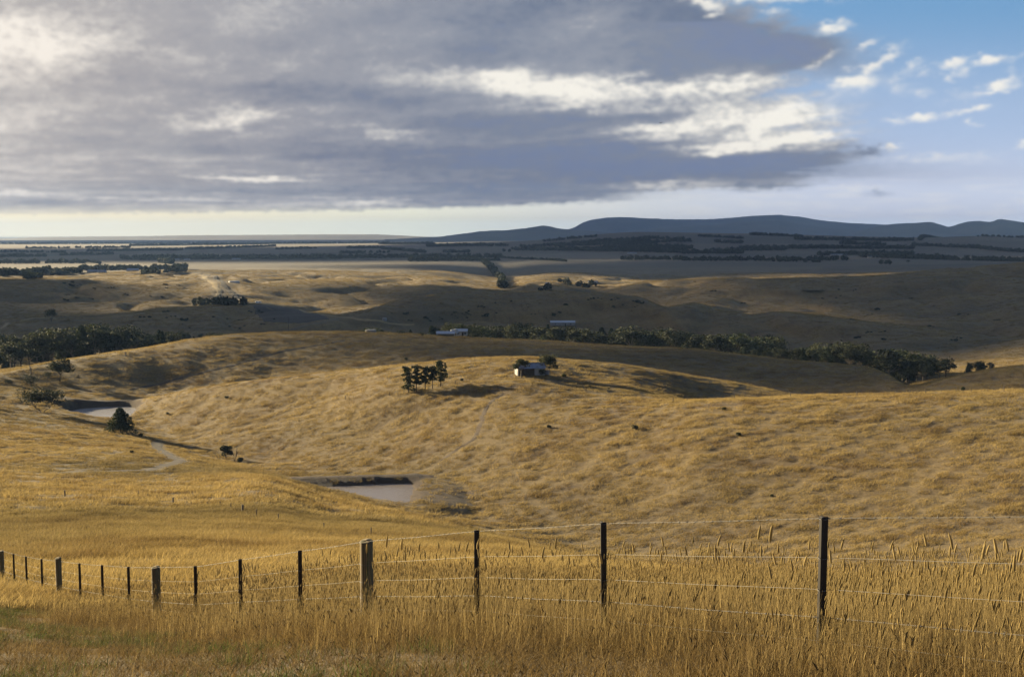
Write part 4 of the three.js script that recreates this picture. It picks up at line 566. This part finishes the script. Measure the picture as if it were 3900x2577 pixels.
{ const p = ground(668, 768, 850), g = new THREE.Group(), h = 14; put(new THREE.Mesh(new THREE.CylinderGeometry(0.12, 0.2, h, 10).translate(0, h / 2 - 0.5, 0), barkMat), 'pole', null, g); const arm = put(new THREE.Mesh(box(2.6, 0.16, 0.16, 0, h - 1.2, 0), barkMat), 'crossarm', null, g); for (const s of [-1.1, -0.4, 0.4, 1.1]) put(new THREE.Mesh(new THREE.CylinderGeometry(0.06, 0.09, 0.25, 8).translate(s, h - 1.0, 0), paint), 'insulator', null, arm); stand(g, 'utility_pole', p, 0.6, { label: 'thin utility pole below the ploughed field', category: 'pole' }); }
{ // light airplane over the valley
  const q = look(1531, 285), d = 3600, p = polar(q.az, d, EYE + q.s * d), g = new THREE.Group(), m = mat([0.1, 0.1, 0.11], 0.5), t = (n, ge) => put(new THREE.Mesh(ge, m), n, null, g);
  t('fuselage', new THREE.LatheGeometry([[0.02, -5], [0.5, -4.6], [0.75, -3], [0.8, -1], [0.6, 2], [0.25, 6], [0.02, 6.3]].map((a) => new THREE.Vector2(...a)), 16).rotateZ(-Math.PI / 2).rotateY(Math.PI));
  for (const s of [1, -1]) { t('wing', box(1.7, 0.2, 6, -0.9, 0.85, s * 3.05)); t('tailplane', box(1.0, 0.1, 2, 5.6, 0.3, s * 1.05)); t('wheel', new THREE.CylinderGeometry(0.3, 0.3, 0.2, 14).rotateX(Math.PI / 2).translate(-1, -1.2, s * 1.0)); }
  const f = new THREE.Shape(); f.moveTo(4.6, 0.2); f.lineTo(6.2, 0.2); f.lineTo(6.6, 2); f.lineTo(5.8, 2); f.closePath(); t('fin', new THREE.ExtrudeGeometry(f, { depth: 0.12, bevelEnabled: false }));
  g.position.copy(p); g.rotation.set(0, 0.35, 0.05); put(g, 'airplane', { label: 'tiny dark airplane against the pale clouds', category: 'airplane' });
}

// ---------------------------------------------------------------- the wire fence in front
{
  const fence = new THREE.Group();
  const steel = new THREE.MeshStandardMaterial({ color: col([0.016, 0.013, 0.012]), roughness: 0.55, metalness: 0.3 });
  const grain = (() => { const W = 128, H = 512, data = new Uint8Array(W * H * 4); for (let y = 0; y < H; y++) for (let x = 0; x < W; x++) { const k = (y * W + x) * 4, a = Math.sin(x / W * 6.283), b = Math.cos(x / W * 6.283), n = fbm(a * 7 + 3, y / 190 + b * 7, 4), f = fbm(a * 26, y / 60 + b * 26, 3), crack = sstep(0.42, 0.5, Math.abs(fbm(a * 12 + 8, y / 260 + b * 12, 2))), g = sstep(0, 0.35, fbm(a * 2 + 5, y / 120 + b * 2, 3)), v = (0.86 + 0.4 * n + 0.25 * f) * (1 - 0.6 * crack), c = mix3([0.42, 0.36, 0.26], [0.37, 0.38, 0.25], g); for (let q = 0; q < 3; q++) data[k + q] = 255 * clamp(c[q] * v); data[k + 3] = 255; } const t = new THREE.DataTexture(data, W, H); t.wrapS = t.wrapT = THREE.RepeatWrapping; t.magFilter = THREE.LinearFilter; t.colorSpace = THREE.SRGBColorSpace; t.needsUpdate = true; return t; })();
  const timber = new THREE.MeshStandardMaterial({ map: grain, bumpMap: grain, bumpScale: 0.006, roughness: 0.95 });
  const zinc = new THREE.MeshStandardMaterial({ color: col([0.085, 0.08, 0.075]), roughness: 0.55, metalness: 0.5 }), dullZinc = new THREE.MeshStandardMaterial({ color: col([0.06, 0.055, 0.05]), roughness: 0.6, metalness: 0.5 });
  const WIRES = [[0.018, 'barbed_wire'], [0.33, 'plain_wire'], [0.585, 'plain_wire'], [0.81, 'barbed_wire'], [1.0, 'plain_wire']];
  // a star picket: three flanges, holes down one of them marked by tie wires
  const star = (() => { const s = new THREE.Shape(), r = 0.038, t = 0.0035; for (let k = 0; k < 3; k++) { const a = Math.PI / 2 + k * 2.0944, c = Math.cos(a), n = Math.sin(a), px = -n, pz = c; const f = [[t * 2 * c + px * t, t * 2 * n + pz * t], [r * c + px * t, r * n + pz * t], [r * c - px * t, r * n - pz * t], [t * 2 * c - px * t, t * 2 * n - pz * t]]; f.reverse().forEach((q, i) => (k === 0 && i === 0 ? s.moveTo(...q) : s.lineTo(...q))); } const g = new THREE.ExtrudeGeometry(s, { depth: 1, bevelEnabled: false }); g.rotateX(-Math.PI / 2); return g; })();
  const R = rng(71), line = fencePosts.filter((p) => p.k <= 4), dirA = line[0], dirB = line[line.length - 1], ang = Math.atan2(dirB.z - dirA.z, dirB.x - dirA.x);
  const tops = [];
  for (const p of line) {
    const base = heightAt(p.x, p.z), wooden = p.k % 4 === 0 && p.k !== 4, top = EYE + p.top, h = top - base; tops.push(V(p.x, top - (p.k === -8 ? 0.1 : 0), p.z));
    let m;
    if (wooden) {
      const rad = 0.092, prof = [[0.001, -0.5], [rad * 1.05, -0.5], [rad * 1.02, h * 0.4], [rad, h - 0.012], [rad - 0.014, h], [0.001, h + 0.002]].map((q) => new THREE.Vector2(...q)), g = new THREE.LatheGeometry(prof, 28), q = g.attributes.position;
      for (let i = 0; i < q.count; i++) { const a = Math.atan2(q.getZ(i), q.getX(i)), w = 1 + 0.035 * Math.sin(a * 2 + p.k) + 0.02 * Math.sin(a * 5 + q.getY(i) * 2); q.setX(i, q.getX(i) * w); q.setZ(i, q.getZ(i) * w); if (q.getY(i) > h - 0.03) q.setY(i, q.getY(i) + 0.012 * Math.cos(a + 1)); } g.computeVertexNormals();
      m = put(new THREE.Mesh(g, timber), 'wooden_post', { label: p.k === 0 ? 'thick greenish round timber post' : 'round weathered timber post' }, fence);
    } else { m = put(new THREE.Mesh(star.clone().scale(1, h + 0.5, 1).translate(0, -0.5, 0), steel), 'steel_post', null, fence); m.rotation.y = -ang + 0.5 + (R() - 0.5) * 0.25; }
    m.position.set(p.x, base, p.z); m.rotation.z = (R() - 0.5) * 0.012; if (p.k === 2) m.rotation.z = -0.012;
    // tie wires
    for (const [dy] of WIRES) { const ty = h - dy, ring = new THREE.TorusGeometry(wooden ? 0.098 : 0.03, 0.0028, 5, 18).rotateX(Math.PI / 2).translate(0, ty, 0); put(new THREE.Mesh(ring, zinc), 'wire_tie', null, m); }
  }
  const off = V(-Math.sin(ang), 0, Math.cos(ang)).multiplyScalar(0.035); if (off.z > 0) off.negate();
  WIRES.forEach(([dy, name], wi) => {
    const pts = []; tops.forEach((t, i) => { pts.push(V(t.x, t.y - dy, t.z).add(off)); if (i < tops.length - 1) { const n = tops[i + 1]; pts.push(V((t.x + n.x) / 2, (t.y + n.y) / 2 - dy - 0.003 - 0.004 * R(), (t.z + n.z) / 2).add(off)); } });
    const c = new THREE.CatmullRomCurve3(pts, false, 'centripetal'), len = c.getLength();
    if (name === 'plain_wire') put(new THREE.Mesh(new THREE.TubeGeometry(c, 420, 0.0015, 6), zinc), name, null, fence);
    else {
      const strands = []; for (let s = 0; s < 2; s++) { const N = 2600, q = []; for (let i = 0; i <= N; i++) { const u = i / N, p = c.getPoint(u), a = u * len / 0.05 * Math.PI + s * Math.PI; q.push(V(p.x, p.y + Math.sin(a) * 0.003, p.z + Math.cos(a) * 0.003)); } const pos = [], idx = []; q.forEach((p, i) => { for (let k = 0; k < 4; k++) { const a = k / 4 * 6.283; pos.push(p.x, p.y + Math.sin(a) * 0.0013, p.z + Math.cos(a) * 0.0013); if (i < N) { const o = i * 4 + k, n2 = i * 4 + (k + 1) % 4; idx.push(o, n2, o + 4, n2, n2 + 4, o + 4); } } }); strands.push(geo(pos, idx)); }
      const w = put(new THREE.Mesh(mergeGeometries(strands), dullZinc), name, null, fence), barbs = [];
      for (let u = 0; u < len; u += 0.115) { const p = c.getPointAt(Math.min(1, u / len)); for (let k = 0; k < 2; k++) { const a = R() * 3.14, b = new THREE.CylinderGeometry(0.0009, 0.0022, 0.034, 4).rotateZ(1.57 * R()).rotateX(a).translate(p.x + k * 0.006, p.y, p.z); barbs.push(b); } barbs.push(new THREE.CylinderGeometry(0.0055, 0.0055, 0.014, 6).rotateZ(Math.PI / 2).rotateY(-ang).translate(p.x, p.y, p.z)); }
      put(new THREE.Mesh(mergeGeometries(barbs), dullZinc), 'barbs', { kind: 'stuff' }, w);
    }
  });
  put(fence, 'wire_fence', { label: 'post and barbed wire fence running downhill across the foreground', category: 'fence' });
}
// fence along the crest of the right hill and an old one crossing the left paddock
function farFence(label, pts, every, h, wires, seed) {
  const R = rng(seed), w = pts.map(([x, y]) => ground(x, y)), c = new THREE.CatmullRomCurve3(w.map((p) => V(p.x, 0, p.z)), false, 'centripetal'), n = Math.round(c.getLength() / every), g = new THREE.Group(), tops = [], m = mat([0.06, 0.05, 0.042], 0.9);
  const pg = new THREE.CylinderGeometry(0.05, 0.06, 1, 7).translate(0, 0.5, 0), big = new THREE.CylinderGeometry(0.11, 0.13, 1, 9).translate(0, 0.5, 0);
  for (let i = 0; i <= n; i++) { const p = c.getPointAt(i / n), y = heightAt(p.x, p.z), k = i % 5 === 0, hh = h * (k ? 1.18 : 0.9 + 0.15 * R()), q = new THREE.Mesh(k ? big : pg, m); q.position.set(p.x, y - 0.3, p.z); q.scale.set(1, hh + 0.3, 1); q.rotation.set((R() - 0.5) * 0.1, 0, (R() - 0.5) * 0.1); put(q, 'post', null, g); tops.push(V(p.x, y + h * 0.85, p.z)); }
  if (wires) for (const dy of [0.05, 0.4]) put(new THREE.Mesh(new THREE.TubeGeometry(new THREE.CatmullRomCurve3(tops.map((t) => t.clone().add(V(0, -dy, 0)))), n * 3, 0.006, 4), m), 'wire', null, g);
  put(g, 'post_fence', { label, category: 'fence' });
}
farFence('line of small dark posts along the crest of the right hill', [[1560, 932], [1650, 927], [1750, 922], [1900, 919], [2100, 913], [2250, 909], [2373, 907], [2480, 906]], 4.2, 1.25, true, 81);
farFence('old row of leaning posts crossing the left paddock', [[150, 1150], [280, 1145], [370, 1163], [480, 1175], [640, 1208], [720, 1225], [860, 1243]], 8, 0.8, false, 82);
farFence('short broken fence beside the row of pines', [[800, 925], [870, 918], [930, 913], [1010, 902], [1060, 890], [1120, 884]], 5, 1.1, false, 83);

// ---------------------------------------------------------------- grass: nobody could count it
const grassMat = new THREE.MeshPhysicalMaterial({ vertexColors: true, roughness: 1, transmission: 0.42, thickness: 0, side: THREE.DoubleSide, specularIntensity: 0.15 });
function blades(R, n, spread, h0, h1, w, bend, heads = 0, headLen = 0.085) {
  const pos = [], idx = [], cl = [];
  const quadStrip = (pts, wd, dirx, dirz, tint) => { const q = pos.length / 3; pts.forEach((p, i) => { const t = i / (pts.length - 1), ww = wd * (1 - t * 0.85) * 0.5; pos.push(p.x - dirx * ww, p.y, p.z - dirz * ww, p.x + dirx * ww, p.y, p.z + dirz * ww); cl.push(tint, tint, tint, tint, tint, tint); if (i) { const o = q + i * 2; idx.push(o - 2, o - 1, o, o - 1, o + 1, o); } }); };
  for (let k = 0; k < n; k++) {
    const a = R() * 6.283, r = spread * Math.sqrt(R()), x = Math.cos(a) * r, z = Math.sin(a) * r, h = mix(h0, h1, R()), la = R() * 6.283, lb = bend * (0.3 + R()) * h, dx = Math.cos(la) * lb + bend * h * (heads ? 0.2 : 0.5), dz = Math.sin(la) * lb, fa = R() * 6.283, tint = 0.45 + 0.9 * R(), pts = [];
    const S = h > 0.3 ? 3 : 2; for (let i = 0; i <= S; i++) { const t = i / S; pts.push(V(x + dx * t * t, h * t * (1 - 0.12 * t * bend), z + dz * t * t)); }
    quadStrip(pts, w * (0.7 + 0.6 * R()), Math.cos(fa), Math.sin(fa), tint);
    if (R() < heads) { // a cylindrical seed head that continues the stem and nods
      const e = pts[S], L = headLen * (0.5 + 0.9 * R()), hr = L * 0.062 + 0.0024, ux = dx / h * 0.8 + (R() - 0.5) * 0.35, uz = dz / h * 0.8 + (R() - 0.5) * 0.35, q = pos.length / 3, tt = R() < 0.1 ? 0.6 : 0.8 + 0.6 * R(), K = 5, prof = [[0, 0.25], [0.12, 0.9], [0.5, 1], [0.85, 0.75], [1, 0.1]];
      prof.forEach(([t, rr], i) => { const cx = e.x + ux * L * t * (0.6 + t), cy = e.y + L * t * 0.9, cz = e.z + uz * L * t * (0.6 + t); for (let s = 0; s < K; s++) { const b = s / K * 6.283 + i * 0.4; pos.push(cx + Math.cos(b) * hr * rr, cy, cz + Math.sin(b) * hr * rr); cl.push(tt, tt, tt * 0.95); if (i) { const o = q + i * K + s, o2 = q + i * K + (s + 1) % K; idx.push(o - K, o2 - K, o, o2 - K, o2, o); } } });
    }
  }
  return geo(pos, idx, cl);
}
const GR = rng(1234);
const horizonMax = AZ.map(() => null);
function visibleMask() { const vis = new Uint8Array(NA * ND); for (let i = 0; i < NA; i++) { let m = -9; for (let j = locate(DIST, 3); j < ND; j++) { const s = (HGT[i * ND + j] - EYE) / DIST[j], lift = 0.9 / DIST[j]; if (s + lift >= m) vis[i * ND + j] = 1; if (s > m) m = s; } } return vis; }
const seen = visibleMask();
const isSeen = (az, d) => seen[locate(AZ, az) * ND + locate(DIST, d)];
const trodCells = new Map(); for (const t of trodden) { for (let a = -1; a < 2; a++) for (let b = -1; b < 2; b++) { const q = (Math.floor(t[0] / 12) + a) + ',' + (Math.floor(t[1] / 12) + b); if (!trodCells.has(q)) trodCells.set(q, []); trodCells.get(q).push(t); } }
function inPloughed(x, z) { let c = false; const P = ploughed.outline; for (let i = 0, j = P.length - 1; i < P.length; j = i++) if ((P[i].z > z) !== (P[j].z > z) && x < (P[j].x - P[i].x) * (z - P[i].z) / (P[j].z - P[i].z) + P[i].x) c = !c; return c; }
function trod(x, z) { for (const t of trodCells.get(Math.floor(x / 12) + ',' + Math.floor(z / 12)) ?? []) { const dx = x - t[0], dz = z - t[1]; if (dx * dx + dz * dz < t[2] * t[2] * 1.1) return true; } return false; }
const fLine = { a: fencePosts[0], b: fencePosts[fencePosts.length - 1] };
// signed distance to the fence in plan: negative on the camera's side
function fenceSide(x, z) { const ax = fLine.a.x, az = fLine.a.z, bx = fLine.b.x, bz = fLine.b.z, L = Math.hypot(bx - ax, bz - az); return -((bx - ax) * (z - az) - (bz - az) * (x - ax)) / L; }
const sideSign = Math.sign(fenceSide(0, 0)) > 0 ? -1 : 1;
function sow(name, label, protos, count, d0, d1, half, place) {
  const lists = protos.map(() => []), cols = protos.map(() => []), M = new THREE.Matrix4(), Q = new THREE.Quaternion(), up = V(0, 1, 0), nrm = V(), Q2 = new THREE.Quaternion();
  for (let k = 0; k < count; k++) {
    const az = (GR() * 2 - 1) * half, d = Math.sqrt(mix(d0 * d0, d1 * d1, GR())); if (!isSeen(az, d)) continue;
    const x = Math.sin(az) * d, z = -Math.cos(az) * d, o = place(x, z, d); if (!o) continue;
    const y = heightAt(x, z), e = 0.6; nrm.set(heightAt(x - e, z) - heightAt(x + e, z), 2 * e, heightAt(x, z - e) - heightAt(x, z + e)).normalize(); Q2.setFromUnitVectors(up, nrm.lerp(up, 0.6).normalize());
    Q.setFromAxisAngle(up, (GR() - 0.5) * (o.turn ?? 1.6)).premultiply(Q2); const i = o.type ?? Math.floor(GR() * protos.length);
    lists[i].push(M.compose(V(x, y - 0.03, z), Q, V(o.w, o.h, o.w)).clone()); const v = 0.82 + 0.36 * GR(); cols[i].push(new THREE.Color().setRGB(o.c[0] * v, o.c[1] * v, o.c[2] * v));
  }
  protos.forEach((g, i) => { if (!lists[i].length) return; const im = new THREE.InstancedMesh(g, grassMat, lists[i].length); lists[i].forEach((m, k) => { im.setMatrixAt(k, m); im.setColorAt(k, cols[i][k]); }); put(im, name, { kind: 'stuff', label: label[i] ?? label[0], category: 'grass' }); });
}
const hue = (x, z, d, k) => { const c = grassTone(x, z, d); return [c[0] * k, c[1] * k, c[2] * k]; };
// near the fence
{
  const tall = [0, 1, 2].map((k) => blades(rng(500 + k), 12, 0.28, 0.3, 0.76, 0.0042, 0.2, 0.4, 0.075)), base = [0, 1, 2].map((k) => blades(rng(510 + k), 26, 0.26, 0.1, 0.34, 0.0065, 0.6, 0.03, 0.05)), giant = [blades(rng(520), 2, 0.15, 0.65, 1.0, 0.004, 0.14, 1, 0.125), blades(rng(521), 1, 0.12, 0.6, 0.95, 0.004, 0.2, 1, 0.12)];
  const straw = [0.3, 0.225, 0.098], lawn = (x, z) => { const s = sideSign * fenceSide(x, z); return sstep(-0.7, -3.2, s + 1.2 * noise(x / 2, z / 2)); };   // 0 along the fence and beyond it, 1 on the mown verge
  sow('tall_grass', ['tall dry grass with seed heads along the fence'], tall, 11000, 4.5, 34, 0.5, (x, z, d) => { const l = lawn(x, z); if (GR() < l * 0.93) return null; const n = fbm(x / 3.1, z / 3.1, 3); if (n < -0.3) return null; const fr = sstep(0.3, -0.5, sideSign * fenceSide(x, z)), s = (0.72 + 0.34 * GR() + 0.25 * n) * (1 - 0.45 * l) * (1 - 0.15 * fr); return { w: s, h: s, c: mix3(hue(x, z, d, 1.0), straw, 0.4) }; });
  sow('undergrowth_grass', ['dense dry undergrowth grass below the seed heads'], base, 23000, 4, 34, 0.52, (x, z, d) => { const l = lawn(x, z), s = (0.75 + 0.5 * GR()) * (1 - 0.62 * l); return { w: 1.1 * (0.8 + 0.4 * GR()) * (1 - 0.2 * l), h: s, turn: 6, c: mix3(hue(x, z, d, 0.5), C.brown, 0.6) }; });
  sow('seeding_grass', ['tallest seeding grass stalks rising to the top wire'], giant, 1000, 7, 28, 0.5, (x, z, d) => { const l = lawn(x, z); if (l > 0.1) return null; const s = 0.8 + 0.3 * GR(); return { w: s, h: s, turn: 6, c: straw }; });
  const green = [blades(rng(530), 40, 0.2, 0.05, 0.16, 0.008, 0.8)];
  sow('green_grass', ['short green grass patches on the mown verge'], green, 8000, 4.5, 34, 0.5, (x, z, d) => { const l = lawn(x, z); if (l < 0.7) return null; const n = fbm(x / 2.3 + 20, z / 1.6, 3) - 0.04 * x; if (n < 0.26 || x > 0) return null; return { w: 1, h: 0.8 + 0.7 * GR(), turn: 6, c: mix3(C.green, [0.04, 0.06, 0.014], GR()) }; });
}
// slopes
{
  const mid = [0, 1, 2].map((k) => blades(rng(540 + k), 26, 0.42, 0.2, 0.55, 0.02, 0.55)), far = [0, 1, 2].map((k) => blades(rng(550 + k), 34, 0.85, 0.2, 0.62, 0.055, 0.75));
  sow('paddock_grass', ['dry grass covering the near paddock slope'], mid, 62000, 30, 140, 0.52, (x, z, d) => { const n = fbm(x / 7, z / 4.5, 3); const s = 0.75 + 0.4 * GR() + 0.5 * n; return { w: s * (0.85 + d / 300), h: s * 0.95, c: hue(x, z, d, 1.1) }; });
  sow('hillside_grass', ['dry tussock grass covering the golden hillsides'], far, 300000, 125, 900, 0.48, (x, z, d) => { if (soilAmount(x, z) > 0.5 + 0.5 * GR() || trod(x, z)) return null; { const hh = heightAt(x, z) / 1.7 + 0.8 * noise(x / 25, z / 25), f = hh - Math.floor(hh); if (f < 0.16 && noise(x / 40 + 9, z / 40) > -0.05 && GR() < 0.8) return null; } if (fbm(x / 22 + 60, z / 14, 3) > 0.42 + 0.12 * GR()) return null; const n = fbm(x / 7.5 + z / 20, z / 3.6, 3); if (n < -0.1 - 0.35 * GR() || GR() > 1.5 - d / 620 + 0.0) return null; const s = 0.55 + 0.4 * GR() + 1.0 * Math.max(0, n + 0.1); return { w: s * (0.8 + d / 560), h: s * (d > 430 ? 0.9 : 1.05), c: hue(x, z, d, 1.15) }; });
  const veryFar = [0, 1].map((k) => blades(rng(560 + k), 30, 1, 0.15, 0.6, 0.09, 0.7));
  sow('distant_grass', ['dry grass of the far hillsides and valley'], veryFar, 150000, 640, 2700, 0.46, (x, z, d) => { if (trod(x, z) || inPloughed(x, z)) return null; const n = fbm(x / 26, z / 14, 4); if (n < -0.1 - 0.3 * GR()) return null; const s = 1.6 + 2.2 * GR() + 3 * Math.max(0, n); return { w: s, h: 0.9 + 0.9 * GR(), c: hue(x, z, d, 1.05) }; });
}
renderer.render(scene, camera);
